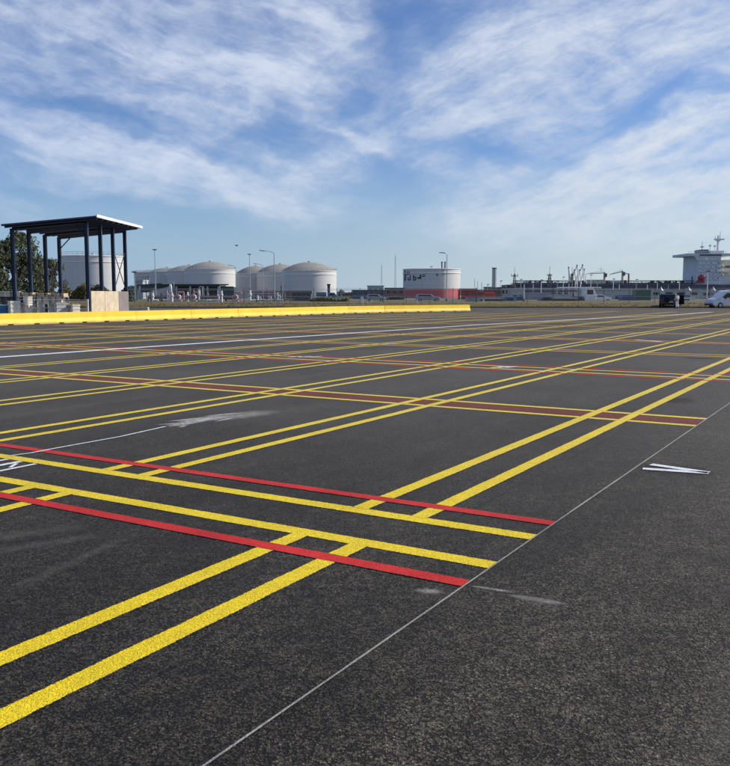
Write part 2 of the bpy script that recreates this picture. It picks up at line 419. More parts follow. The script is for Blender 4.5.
for k in range(0, 14):
    a0 = 4.964 + 6.352*k
    bl = 30 if k < 1 else BMAX
    if k > 9: bl = 31
    if k % 2 == 0:
        ys = (4.62, 5.308) if k == 0 else (a0-.345, a0+.345)
        rs = (4.238, 5.705) if k == 0 else (a0-.73, a0+.73)
        for q, y in enumerate(ys): skew_strip('yellow_cross_line', y, 0, bl, YW, ZB, 'yellow_road_paint')
        for q, y in enumerate(rs): skew_strip('red_cross_line', y, 0, bl, RW, ZR, 'red_road_paint', ('bright red line nearest the camera' if q == 0 else 'red line behind the two nearest yellow cross lines') if k == 0 else None)
    else:
        for y in (a0-.345, a0+.345): skew_strip('yellow_cross_line', y, 0, bl, YW*.95, ZB, 'yellow_road_paint')
        skew_strip('maroon_band', a0, .01, bl, .44, ZM, 'maroon_road_paint', 'dark maroon band between yellow edge lines')
def aline(b0, a0, a1, b1=None):
    strip('yellow_bay_line', G(a0, b0), G(a1, b0 if b1 is None else b1), .140, ZA, 'yellow_road_paint')
# nearest row of bays, broken by the two yellow cross lines
for b0, b1 in ((2.752, 2.80), (3.230, 3.262), (5.47, 5.575), (5.985, 6.02), (8.22, 8.25), (8.70, 8.73), (10.95, 10.97), (11.43, 11.45)):
    aline(b0, -1.6, 4.56, b1)
for k in range(1, 13):
    b0 = 2.745*k
    lo = {1: 2.785, 2: 5.553, 3: 8.24, 4: 10.93, 5: 13.73, 6: 16.46}.get(k, b0)
    hi = {1: 3.285, 2: 6.016, 3: 8.70, 4: 11.38, 5: 14.10, 6: 16.84}.get(k, b0+.42)
    if k == 7: continue
    far = AMAX if k < 9 else 70
    for s, bb in ((0, lo), (1, hi)):
        aline(bb, 5.37, far, bb - (.05 if k == 1 else 0)*(far/20))
# long white line and the thin chalk string line
for p, q in (((-4, 19.5), (18, 19.35)), ((18, 19.35), (31, 18.95)), ((31, 18.95), (42.5, 18.4)), ((42.5, 18.4), (58, 16.6)), ((58, 16.6), (72, 14.2)), ((72, 14.2), (84, 13.4))):
    strip('white_lane_line', G(*p), G(*q), .34, ZW, 'white_road_paint')
strip('chalk_string_line', G(-2, 1.90), G(6.06, 1.892), .012, ZW, 'chalk', 'thin pale chalk line along the ends of the bays')
strip('chalk_string_line', G(6.06, 1.892), G(30, 1.79), .016, ZW, 'chalk')
# white V right of the bays
for p, q in (((8.205, 1.795), (8.09, 1.262)), ((7.965, 1.815), (8.07, 1.262))):
    strip('white_chevron_stroke', G(*p), G(*q), .10, ZW, 'white_road_paint')
c = G(8.08, 1.55)
def patch(name, ca, cb, ra, rb, z, mat, rot=0):
    b = MB(); ca_, sa_ = math.cos(rot), math.sin(rot)
    pts = [G(ca + x*ca_*ra - y*sa_*rb, cb + x*sa_*ra + y*ca_*rb, z) for x, y in ((-1, -1), (1, -1), (1, 1), (-1, 1))]
    b.face(pts, [(0, 0), (1, 0), (1, 1), (0, 1)]); return b.build(name, mat, asphalt)
for ca, cb, ra_, rb_, rr_ in ((7.75, 7.52, .22, .05, -.5), (8.1, 7.62, .30, .06, -.3), (8.4, 7.18, .28, .05, .1), (8.75, 7.5, .35, .07, -.4), (7.7, 7.25, .16, .05, .3)):
    patch('spilt_chalk', ca, cb, ra_, rb_, .0016, 'spilt_white', rr_)
patch('dark_patch', 8.08, 1.53, .35, .45, .001, 'dark_halo')
# number strokes painted between the cross lines at the left edge
for p, q, w_ in (((4.70, 6.80), (5.215, 6.80), .055), ((4.96, 7.03), (5.215, 7.02), .075), ((4.98, 6.86), (5.13, 6.97), .04), ((5.06, 7.24), (5.22, 7.225), .06), ((4.70, 6.80), (4.70, 7.2), .05), ((4.70, 7.34), (5.2, 7.34), .05)):
    strip('white_number_stroke', G(*p), G(*q), w_, ZW, 'white_road_paint')
# spilt white chalk
pts = [(5.35, 7.37), (5.55, 7.315), (5.8, 7.325), (6.73, 7.305), (7.2, 7.36), (7.55, 7.40)]
for p, q in zip(pts, pts[1:]): strip('spilt_chalk_line', G(*p), G(*q), .034, ZR+.001, 'white_road_paint')
patch('spilt_chalk', 7.92, 7.37, .50, .15, ZR+.0005, 'spilt_white', -.02)
patch('spilt_chalk', 8.25, 7.42, .55, .22, ZR+.001, 'spilt_white', -.16)
patch('spilt_chalk', 8.75, 7.28, 1.0, .42, .0012, 'chalk_smear', -.24)
patch('spilt_chalk', 9.6, 6.95, 1.0, .30, .0006, 'dust_track', -.16)
patch('chalk_smear', 4.23, 1.74, .030, .20, .0012, 'chalk_smear', .10)
patch('chalk_smear', 4.20, 1.48, .055, .24, .0009, 'chalk_smear', .08)
patch('chalk_smear', 4.02, 2.02, .06, .12, .0012, 'chalk_smear', .3)
for p, q, w_ in (((3.05, 4.75), (4.0, 4.35), .16), ((2.75, 3.95), (4.05, 4.25), .10), ((3.0, 5.15), (4.1, 4.62), .2), ((1.5, .3), (6.5, .2), .5), ((3.4, -1.2), (12, -.9), .6), ((8, 1.2), (22, .9), .5), ((12, 9.6), (16, 9.7), .4), ((6.2, 9.8), (10.5, 9.9), .4)):
    strip('dust_track', G(*p), G(*q), w_*1.7, .0008, 'dust_track', uv=True)
for pts_ in (((3.12, .950), (3.06, .936), (2.99, .932), (2.95, .940)), ((2.82, .962), (2.78, .948), (2.73, .945), (2.69, .952))):
    for p, q in zip(pts_, pts_[1:]): strip('scratch', G(*p), G(*q), .004, .001, 'faint_chalk')
patch('dark_ellipse', 22.8, 3.85, .32, .62, ZW, 'dark_ellipse')  # dark ellipse blended over the asphalt
patch('dark_ellipse', 13.5, 2.6, .5, .35, .001, 'dark_halo')
# small white marks further out
for ca, cb in ((17.9, 12.95), (18.05, 12.72), (18.2, 12.5), (17.62, 7.25), (17.72, 7.12), (17.82, 6.98), (23.4, 14.2), (24.2, 13.7)):
    strip('white_bay_mark', G(ca-.2, cb+.04), G(ca+.25, cb-.05), .09, ZW, 'white_road_paint')
strip('white_bay_mark', G(31.0, 7.45), G(30.2, 6.4), .2, ZW, 'white_road_paint')
strip('white_bay_mark', G(36.0, 2.9), G(37.2, 2.4), .25, ZW, 'white_road_paint')

# ------------------------------------------------------------------ yellow barrier blocks
def block_mesh(L):
    b = MB(); Hh = .615
    prof = [(-.24, 0), (.24, 0), (.22, .10), (.15, .30), (.125, Hh), (-.125, Hh), (-.15, .30), (-.22, .10)]
    top = [(-.229, .055), (.229, .055), (.22, .10), (.15, .30), (.125, Hh), (-.125, Hh), (-.15, .30), (-.22, .10)]
    n = 3; cut = [0.006]
    for i in range(n):
        c = L*(i+.5)/n; cut += [c-.17, c+.17]
    cut.append(L-.006)
    for i, (y0, y1) in enumerate(zip(cut, cut[1:])): b.prism(prof if i % 2 == 0 else top, y0, y1)
    return b
line = [(8.6, 39.7), (64.5, 39.55), (78.0, 35.0)]
def along(s):
    for (p, q) in zip(line, line[1:]):
        l = math.dist(p, q)
        if s <= l or q == line[-1]: return p[0]+(q[0]-p[0])*s/l, p[1]+(q[1]-p[1])*s/l
        s -= l
proto = None; total = sum(math.dist(p, q) for p, q in zip(line, line[1:])); nb = 14
LB = 4.9; k = 0; s = 0
ordn = ['leftmost', 'second', 'third', 'fourth', 'fifth', 'sixth', 'seventh', 'eighth', 'ninth', 'tenth', 'eleventh', 'twelfth', 'thirteenth', 'fourteenth', 'fifteenth', 'sixteenth']
blocks = []
while s + LB <= total + .6:
    p = along(s); q = along(min(s+LB, total+.5))
    P, Q = G(*p), G(*q); d = Q-P
    if W(0, 320, 44).x*P.y/44 < Q.x:     # only the blocks the photograph reaches
        blocks.append((P, d))
    s += LB
p = along(s); tail = G(77.9, 35.03)-G(*p)
if tail.length > .5: blocks.append((G(*p), tail))
root = thing('barrier_block', '', 'barrier')
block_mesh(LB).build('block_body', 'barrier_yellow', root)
b = MB()
b.box((0, -.01, .33), (.1, .016, .2)).build('joint_key', 'steel_dark', root)
for i, (P, d) in enumerate(blocks):
    o = root if i == 0 else copy_tree(root)
    if i == len(blocks)-1 and d.length < 4: o.scale = (1, d.length/LB, 1)
    o.location = P; o.rotation_euler = (0, 0, math.atan2(d.y, d.x)-math.pi/2+random.uniform(-.006, .006))
    o['group'] = 'yellow barrier blocks along the far side of the bays'
    if i == 0: lab = 'leftmost yellow concrete barrier block, cut by the left edge of the photo'
    elif i == len(blocks)-1: lab = 'short last yellow concrete barrier block, the free right end of the row'
    else: lab = '%s yellow concrete barrier block from the left end of the row' % ordn[i]
    o['label'] = lab

# ------------------------------------------------------------------ open shelter
def shelter():
    YF = 58.5; zr = lambda u, v, Y: W(u, v, Y).z
    N = W(96, 217.0, 57.8); Lf = W(1.5, 225.5, 57.8)
    Rt = W(141.5, 228.3, 57.8*1.183); Bk = W(61.5, 236.5, 57.8*1.183)
    base = Vector(((N.x+Lf.x)/2, 63, 0))
    t = thing('shelter', 'tall open-sided shelter with flat dark roof on eight navy steel posts', 'shelter', base)
    cor = [Lf, N, Rt, Bk]
    # roof sheet, slightly corrugated underside ribs
    b = MB(); th = Vector((0, 0, .09))
    up = [p-base for p in cor]
    vs = [b.bm.verts.new(p) for p in up] + [b.bm.verts.new(p+th) for p in up]
    for f in ((0, 1, 2, 3), (7, 6, 5, 4), (0, 1, 5, 4), (1, 2, 6, 5), (2, 3, 7, 6), (3, 0, 4, 7)): b.bm.faces.new([vs[i] for i in f])
    b.build('roof', 'roof_under', t)
    b = MB(); o = Vector((.04, 0, -.03)); e = up
    q = Vector((.05, 0, 0))
    b.box(((e[1]+e[2])/2 + Vector((.05, 0, .08))), (.06, (e[2]-e[1]).length+.1, .19), rot=Matrix.Rotation(math.atan2((e[2]-e[1]).z, (e[2]-e[1]).y), 3, 'X') @ Matrix.Rotation(-math.atan2((e[2]-e[1]).x, (e[2]-e[1]).y), 3, 'Z'))
    b.build('fascia', 'roof_white', t)
    b = MB(); b.bar(e[0]+Vector((0, -.03, .02)), e[1]+Vector((0, -.03, .02)), .07, 4)
    b.build('gutter', 'navy_steel', t)
    bl = lambda s, r: (e[0]*(1-s)+e[1]*s)*(1-r) + (e[3]*(1-s)+e[2]*s)*r
    for r in (.03, .14, .25, .36, .47, .58, .69, .80, .91):
        b = MB(); b.bar(bl(.01, r)-Vector((0, 0, .08)), bl(.99, r)-Vector((0, 0, .08)), .075, 4); b.build('purlin', 'navy_steel', t)
    posts = []
    fr = [(14.8, 88.4), (31.2, 102), (47, 114.3), (61, 126.3)]
    for i, (ul, ur) in enumerate(fr):
        Y = 58.8 + 2.95*i
        pair = []
        for u in (ul, ur):
            x = UX(u, Y); wv = Vector((x, Y, 0))-base
            # height of roof plane there
            r = (Y-57.8)/(57.8*.183); s = (x+base.x*0 - (e[0].x+base.x))/((e[1].x-e[0].x))
            z = bl(max(0, min(1, s)), r).z - .15
            p = MB(); p.b2(wv.x-.11, wv.x+.11, wv.y-.006, wv.y+.006, .02, z)
            p.b2(wv.x-.12, wv.x-.105, wv.y-.11, wv.y+.11, .02, z); p.b2(wv.x+.105, wv.x+.12, wv.y-.11, wv.y+.11, .02, z)
            pb = p.build('post', 'navy_steel', t)
            q = MB(); q.b2(wv.x-.25, wv.x+.25, wv.y-.25, wv.y+.25, 0, .02); q.build('base_plate', 'galv_dark', pb)
            pair.append(Vector((wv.x, wv.y, z))); 
        b = MB(); b.bar(pair[0]-Vector((0, 0, .05)), pair[1]-Vector((0, 0, .05)), .11, 4); b.build('rafter', 'navy_steel', t)
        for pz, sg in (((pair[0], 1),) if i == 3 else ((pair[1], -1),) if i == 0 else ()):
            br = MB(); br.bar(pz+Vector((0, 0, -.95)), pz+Vector((sg*.9, 0, -.02)), .045, 5); br.build('knee_brace', 'navy_steel', t)
        posts.append(pair)
    for s in (0, 1):
        p, q = posts[2][s], posts[3][s]
        for za, zb in ((1.9, p.z-1.6 if s else 4.6), (p.z-1.6 if s else 4.6, 1.9)):
            b = MB(); b.bar((p.x, p.y, za), (q.x, q.y, zb), .035, 5); b.build('cross_brace', 'navy_steel', t)
    # plywood screen along the right row
    for i, (m_, r0, r1) in enumerate((('plywood', 0, 1), ('plywood', 1, 2.12), ('plywood_shaded', 2.12, 3))):  # end panel has its shade put into a greyer plywood colour
        pa = posts[0][1]; pb = posts[3][1]
        A = pa.lerp(pb, r0/3); B = pa.lerp(pb, r1/3)
        b = MB(); d = B-A; d.z = 0
        b.box(((A.x+B.x)/2+.16, (A.y+B.y)/2, .98), (.05, d.length-.06, 1.75), rz=-math.atan2(d.x, d.y))
        o_ = b.build('screen_panel', m_, t, bevel=.01)
        if i == 2: o_['label'] = 'shaded grey-brown end panel of the screen'
    # railing on the front side
    b = MB(); zt = 1.25
    xa, xb = posts[0][0].x, posts[0][1].x; yb = posts[0][0].y+.25
    for z in (zt, .7): b.bar((xa, yb, z), (xb, yb, z), .028, 6)
    for i in range(8): x = xa+(xb-xa)*i/7; b.bar((x, yb, .0), (x, yb, zt+.05), .03, 6)
    b.build('railing', 'galv', t)
    return posts, base
posts, sbase = shelter()
structure(MB().b2(-29.5, -16.6, 57.2, 70.5, -.02, .06).build('concrete_slab', 'concrete', bevel=.02))
c = MB(); Yc = 71.5
c.b2(UX(116, Yc), UX(147.5, Yc), Yc, Yc+.5, 0, VZ(307.2, Yc)); tag(c.build('low_wall', 'concrete', bevel=.03), 'low pale concrete kerb wall right of the shelter', 'wall')

def pallet_box(name, u0, u1, v0, v1, Y, mat, label, cat, depth=1.0, kind='crate', z0=.06, group=None):
    x0, x1 = UX(u0, Y), UX(u1, Y); z1 = VZ(v0, Y); 
    if z0 is None: z0 = VZ(v1, Y)
    t = thing(name, label, cat, ((x0+x1)/2, Y+depth/2, z0), rz=R(38+((int(u0)*7) % 11)-5) if kind == 'crate' else 0, group=group); w = (x1-x0)*(.88 if kind == 'crate' else 1); h = z1-z0; d = min(depth, w) if kind == 'crate' else depth
    if kind == 'crate':
        b = MB(); b.b2(-w/2+.03, w/2-.03, -d/2+.03, d/2-.03, .12, h-.03); b.build('crate_body', mat, t, bevel=.01)
        b = MB()
        for i in range(4):
            z = .16+(h-.24)*i/3; b.b2(-w/2, w/2, -d/2, -d/2+.025, z-.05, z+.05); b.b2(w/2-.025, w/2, -d/2+.03, d/2, z-.05, z+.05)
        b.build('slats', mat, t)
        b = MB()
        for x in (-w/2+.07, 0, w/2-.07): b.b2(x-.06, x+.06, -d/2, d/2, 0, .115)
        b.build('skid', 'timber', t)
        b = MB(); b.b2(-w/2-.02, w/2+.02, -d/2-.02, d/2+.02, h-.028, h); b.build('lid', mat, t)
    elif kind == 'bundle':
        for k in range(4):
            b = MB(); hz = h/4
            n = max(3, int(w/.16))
            for i in range(n):
                x = -w/2+w*(i+.5)/n; b.b2(x-w/n*.46, x+w/n*.46, -d/2+random.uniform(-.06, .06), d/2, hz*k+.012, hz*(k+1)-.004)
            b.build('board_layer', mat, t)
        for x in (-w*.3, w*.3): MB().b2(x-.03, x+.03, -d/2-.08, d/2+.01, h*.0, h+.01).build('strap', 'steel_dark', t)
    elif kind == 'box':
        b = MB(); b.b2(-w/2, w/2, -d/2, d/2, 0, h); b.build('carton_body', mat, t, bevel=.012)
        b = MB(); b.b2(-w/2-.003, w/2+.003, -d/2-.003, d/2+.003, h-.06, h+.004); b.build('carton_lid', mat, t)
        b = MB(); b.b2(-w*.05, w*.05, -d/2-.006, -d/2-.003, h*.3, h-.07); b.build('tape', 'timber_pale', t)
    return t
# storage racks under the shelter, each with bundles on top and boxes beneath
Yr = 60.2
for i, (u0, u1, dsc) in enumerate(((17.5, 33, 'left'), (33.5, 48.5, 'middle'), (49, 64, 'right'))):
    x0, x1 = UX(u0, Yr), UX(u1, Yr)
    zt = VZ(296.4, Yr)
    t = thing('storage_rack', {0: 'galvanised rack under the shelter beside the white crate stack', 1: 'galvanised rack in the middle under the shelter', 2: 'galvanised rack under the shelter nearest the cross-braced bay'}[i], 'rack', ((x0+x1)/2, Yr+.5, .06), group='storage racks under the shelter')
    w = x1-x0
    for sx in (-1, 1):
        for sy in (-1, 1):
            b = MB(); b.b2(sx*(w/2-.04)-.03, sx*(w/2-.04)+.03, sy*.45-.03, sy*.45+.03, 0, zt-.06); b.build('upright', 'galv', t)
    for z in (zt-.09, .95-.06+.0):
        b = MB(); b.b2(-w/2, w/2, -.5, .5, z-.03, z+.03); b.build('shelf', 'galv', t)
    pallet_box('timber_bundle', u0+.2, u1-.4, [292.6, 293.2, 293.4][i], 296.2, Yr, 'timber', ['strapped timber bundle on top of the leftmost rack', 'strapped timber bundle on top of the middle rack', 'strapped timber bundle on top of the rightmost rack'][i], 'timber', .95, 'bundle', z0=zt+.002, group='timber bundles on the racks')
bx = [(29.5, 33), (37, 41), (42.5, 47.4), (51, 55), (55.8, 61)]
for i, (u0, u1) in enumerate(bx):
    pallet_box('carton', u0, u1, 297.3, 300, Yr, 'carton', ['brown carton in the leftmost rack beside the white crates', 'smaller brown carton on the shelf of the middle rack', 'wider brown carton on the shelf of the middle rack', 'narrower brown carton on the shelf of the rightmost rack', 'wider brown carton on the shelf of the rightmost rack'][i], 'box', .7, 'box', z0=.982, group='cartons on the rack shelves')
pallet_box('timber_stack', -6, 15.5, 291, 294.5, 66, 'timber_pale', 'long pale timber stack at the left edge behind the shelter post', 'timber', 1.2, 'bundle', z0=1.45)
t = thing('trestle', 'dark steel trestle carrying the long pale timber stack', 'trestle', (UX(4, 66), 66.6, 0))
for x in (-.75, -.25, .25, .7):
    b = MB(); b.b2(x-.04, x+.04, -.45, .45, .06, 1.40); b.build('leg', 'steel_dark', t)
b = MB(); b.b2(-.85, .85, -.5, .5, 1.405, 1.447); b.build('top_beam', 'steel_dark', t)
pallet_box('shipping_crate', 4.8, 16.2, 301, 318, 57.6, 'crate_white', 'pale slatted crate behind the barrier near the left edge', 'crate', 1.0)
for k, (z0, v0, lab) in enumerate(((.06, 307.2, 'lower white crate of the two-high stack by the leftmost rack'), (.90, 296.3, 'upper white crate of the two-high stack by the leftmost rack'))):
    pallet_box('white_crate', 20.3, 28.6, v0, 318, 57.9, 'crate_white', lab, 'crate', 1.0, z0=z0 if k == 0 else VZ(307.2, 57.9)+.003, group='white crates in the two-high stack')
pallet_box('grey_crate', 51.0, 62.5, 302.4, 318, 57.9, 'crate_grey', 'grey crate in front of the rightmost rack', 'crate', 1.0, group='grey crates by the railing')
pallet_box('grey_crate', 68.5, 77.2, 304.2, 318, 58.0, 'crate_white', 'small pale crate alone between the rack and the plywood screen', 'crate', .8, group='grey crates by the railing')
pallet_box('grey_crate', 36, 41.5, 302, 318, 58.0, 'crate_grey', 'narrow grey crate in front of the middle rack', 'crate', .8, group='grey crates by the railing')
t = thing('drum', 'blue plastic drum at the left edge behind the barrier', 'drum', (UX(1.3, 58), 58.2, 0))
MB().lathe([(0, .0), (.29, .0), (.30, .03), (.30, .28), (.315, .30), (.30, .32), (.30, .62), (.315, .64), (.30, .66), (.30, .88)], 28).build('drum_body', 'drum_blue', t, smooth=True)
MB().lathe([(.305, .88), (.305, .92), (.28, .92), (.28, .90), (0, .90)], 28).build('drum_lid', 'white_paint', t, smooth=True)
t = thing('gate_post', 'slim cream post just left of the plywood screen', 'post', (UX(87.2, 57.8), 57.8, 0))
MB().b2(-.06, .06, -.06, .06, 0, 1.28).build('post_body', 'timber_pale', t, bevel=.01); MB().b2(-.075, .075, -.075, .075, 1.281, 1.31).build('post_cap', 'galv', t)

# ------------------------------------------------------------------ trees
def tree(name, label, x, y, h, rad, n, mat, seed, z0=0.):
    rnd = random.Random(seed)
    t = thing(name, label, 'tree', (x, y, z0))
    b = MB(); b.bar((0, 0, 0), (.1, 0, h*.35), .38*h/10, 9, .26*h/10); tips = []
    for i in range(9):
        an = i*2.4+rnd.random(); q = Vector((math.cos(an)*rad*.62*rnd.uniform(.5, 1), math.sin(an)*rad*.62*rnd.uniform(.5, 1), h*rnd.uniform(.42, .88)))
        m = Vector((q.x*.4, q.y*.4, h*.35+(q.z-h*.35)*.5))
        b.bar((.1, 0, h*.30), m, .17*h/10, 6, .1*h/10); b.bar(m, q, .1*h/10, 5, .03); tips.append(q)
    b.build('trunk', 'bark', t)
    cl = [(q, rad*rnd.uniform(.25, .42)) for q in tips]
    for i in range(16):
        an = rnd.random()*6.28; rr = rad*math.sqrt(rnd.random())*.85; zz = rnd.uniform(.22, .93)
        rr *= math.sin(min(1, (1.04-zz)*1.9)*math.pi/2)
        cl.append((Vector((math.cos(an)*rr, math.sin(an)*rr, h*zz)), rad*rnd.uniform(.2, .38)))
    f = MB()
    for i in range(n):
        c, r = rnd.choice(cl)
        d = Vector((rnd.gauss(0, 1), rnd.gauss(0, 1), rnd.gauss(0, .8))).normalized()*r*(rnd.random()**.4)
        p = c+d; s = rnd.uniform(.09, .24)*(h/10)**.5
        u = Vector((rnd.gauss(0, 1), rnd.gauss(0, 1), rnd.gauss(0, 1))).normalized(); v = u.orthogonal().normalized()
        f.face([p-u*s, p-v*s*.55, p+u*s, p+v*s*.55])
    f.build('crown', mat, t)
    return t
tree('broadleaf_tree', 'big dark broadleaf tree behind the left half of the shelter', UX(17, 95), 95, VZ(232.5, 95), 3.1, 7000, 'leaf_dark', 3)
tree('broadleaf_tree', 'dark tree cut by the left edge of the photo', UX(-8, 92), 92, VZ(237, 92), 2.7, 4200, 'leaf_dark', 5)
tree('broadleaf_tree', 'smaller olive tree between the big tree and the white tank', UX(47, 108), 108, VZ(257, 108), 2.6, 3600, 'leaf_olive', 9)
tree('broadleaf_tree', 'low dark bushy tree under the big tree behind the racks', UX(32, 100), 100, VZ(262, 100), 2.6, 3200, 'leaf_dark', 12)
def hedge(name, label, u0, u1, v0, Y, mat, n, dep=2.5, z0=.5, blob=1):
    x0, x1 = UX(u0, Y), UX(u1, Y); z1 = VZ(v0, Y)
    t = thing(name, label, 'hedge', ((x0+x1)/2, Y, z0)); w = (x1-x0)/2; h = z1-z0
    st = MB()
    for i in range(max(3, int(w))): x = -w+2*w*(i+.5)/max(3, int(w)); st.bar((x, 0, 0), (x+.1, 0, h*.6), .06, 5)
    st.build('stems', 'bark', t)
    f = MB(); rnd = random.Random(int(u0))
    for i in range(n):
        x = rnd.uniform(-w, w); hh = h*(.75+.25*math.sin(x*1.3+u0)+rnd.uniform(-.1, .12)); p = Vector((x, rnd.uniform(-dep/2, dep/2), rnd.uniform(0, 1)**.7*hh)); s = rnd.uniform(.12, .3)
        u = Vector((rnd.gauss(0, 1), rnd.gauss(0, 1), rnd.gauss(0, 1))).normalized(); v = u.orthogonal().normalized()
        f.face([p-u*s, p-v*s*.6, p+u*s, p+v*s*.6])
    f.build('foliage', mat, t); return t
leaf_mat('leaf_teal', (.016, .040, .040), (.035, .066, .060))
leaf_mat('leaf_grassy', (.070, .075, .020), (.14, .12, .04))
hedge('hedge', 'olive grassy hedge in front of the tank behind the shelter', 62, 90, 284.6, 160, 'leaf_grassy', 3600)
hedge('hedge', 'low dark hedge right of the grassy hedge behind the plywood screen', 90, 113, 286, 150, 'leaf_dark', 2000)
hedge('hedge', 'blue-green hedge just right of the shelter', 113, 135.5, 287, 140, 'leaf_teal', 2200)
hedge('hedge', 'dark hedge under the trees at the left edge', -14, 62, 285, 118, 'leaf_dark', 4200)

# ------------------------------------------------------------------ tanks
def tank(u0, u1, vt, D, label, mat='tank_white', dome=None, cone=None, stair=True, rail=True, vb=None, group='white storage tanks'):
    x0, x1 = UX(u0, D), UX(u1, D); r = (x1-x0)/2; h = VZ(vt, D)-.5
    t = thing('storage_tank', label, 'tank', ((x0+x1)/2, D+r*0, .5), group=group)
    MB().lathe([(r, 0), (r, h), ], 96).build('shell', mat, t, smooth=True)
    b = MB()
    for z in (h*.995, h*.86): b.lathe([(r+.02, z-.18), (r+.22, z-.18), (r+.22, z), (r+.02, z), (r+.02, z-.18)], 96)
    b.build('wind_girder', 'white_paint', t)
    dz = (dome or 0)
    prof = []
    if dome:
        Rr = (r*r+dz*dz)/(2*dz); N_ = 12; a0 = math.asin(min(1, r/Rr))
        for i in range(N_+1):
            an = a0*(1-i/N_); prof.append((Rr*math.sin(an)*(1 if i < N_ else 0), h+.02+Rr*math.cos(an)-(Rr-dz)))
    else: prof = [(r, h+.01), (r*.5, h+.01+r*.03), (0, h+.01+r*.06)]
    rf = MB().lathe(prof, 96).build('roof', 'dome_grey' if dome else 'white_paint', t, smooth=True)
    b = MB(); n = 40
    for i in range(n):
        if not rail: break
        a = 2*math.pi*i/n; b.bar(((r+.1)*math.cos(a), (r+.1)*math.sin(a), h), ((r+.1)*math.cos(a), (r+.1)*math.sin(a), h+1.0), .05, 4)
        a2 = 2*math.pi*(i+1)/n
        for z in (h+1.0, h+.5): b.bar(((r+.1)*math.cos(a), (r+.1)*math.sin(a), z), ((r+.1)*math.cos(a2), (r+.1)*math.sin(a2), z), .045, 4)
    if rail: b.build('guard_rail', 'galv', t)
    else: b.bm.free()
    b = MB(); b.cyl((0, 0, (prof[-1][1])+.2), .6, .4, 12); b.build('roof_vent', 'galv', t)
    if stair:
        b = MB(); n = 36; pv = None
        for i in range(n+1):
            a = math.pi*(1.12+.62*i/n); z = h*i/n
            p = Vector(((r+.55)*math.cos(a), (r+.55)*math.sin(a), z))
            b.box(p, (.9, .55, .08), rz=a)
            if pv: b.bar(pv+Vector((0, 0, 1)), p+Vector((0, 0, 1)), .05, 4)
            pv = p
        b.build('stair', 'galv', t)
    return t, r, h
tank(63, 125.5, 256.5, 260, 'flat-topped white tank seen through the shelter posts', stair=False)
def place_dome(vt, vd, D): return VZ(vd, D)-VZ(vt, D)
tank(135, 161, 272.5, 450, 'cream tank at the left end of the tank row, partly behind the pump station', 'tank_cream', place_dome(272.5, 271, 450), stair=False)
tank(150, 186, 272.0, 440, 'second tank of the left cluster, mostly behind its neighbours', dome=place_dome(272, 267.8, 440), stair=False)
tank(168, 212, 271.2, 420, 'third tank of the left cluster with grey domed roof', dome=place_dome(271.2, 265.2, 420), stair=False)
tank(185.5, 236, 269.6, 390, 'sunlit white tank at the right end of the left cluster', dome=place_dome(269.6, 261.8, 390), stair=False)
tank(236.5, 276, 273.6, 425, 'white domed tank at the left of the right-hand cluster', dome=place_dome(273.6, 266.0, 425), stair=False)
tank(257, 304, 272.6, 410, 'middle domed tank of the right-hand cluster', dome=place_dome(272.6, 264.2, 410), stair=False)
tank(282, 336.5, 271.0, 370, 'largest white domed tank at the right end of the right-hand cluster', dome=place_dome(271, 262.2, 370), stair=False)
t, r, h = tank(403, 460, 269.2, 300, 'white tank with a broad red base band and dark lettering', 'tank_red_white', stair=False, rail=False, group=None)
# vents on top
for u in (440.2, 443.3):
    x = UX(u, 300)-t.location.x; b = MB(); b.cyl((x, -r*.55, h+1.1), .22, 2.0, 10); b.cyl((x, -r*.55, h+2.2), .34, .3, 10); b.build('vent_pipe', 'steel_dark', t)
b = MB(); n = 30
a = math.asin((UX(440, 300)-t.location.x)/r); px = (r+.35)*math.sin(a); py = -(r+.35)*math.cos(a)
for s in (-.3, .3): b.bar((px+s, py, 0), (px+s, py, h+1), .05, 4)
for i in range(n): b.bar((px-.3, py, h*i/n), (px+.3, py, h*i/n), .035, 4)
b.build('ladder', 'galv_dark', t)
def curved(t, r, u, D, v, wpx, hpx, mat, name='lettering', mb=None):
    """a stroke lying on the tank shell"""
    xx = UX(u, D); 
    dx = (xx-t.location.x)
    a = math.asin(max(-.995, min(.995, dx/r)))
    z = VZ(v, D)-t.location.z
    return a, z
def stroke(mb, t, r, D, u0, v0, u1, v1, wd):
    a0, z0 = curved(t, r, u0, D, v0, 0, 0, None); a1, z1 = curved(t, r, u1, D, v1, 0, 0, None)
    rr = r+.04
    n = 4
    for i in range(n):
        p = []; 
        for s in (i/n, (i+1)/n):
            aa = a0+(a1-a0)*s; p.append(Vector((rr*math.sin(aa), -rr*math.cos(aa), z0+(z1-z0)*s)))
        mb.bar(p[0], p[1], wd/2, 4)
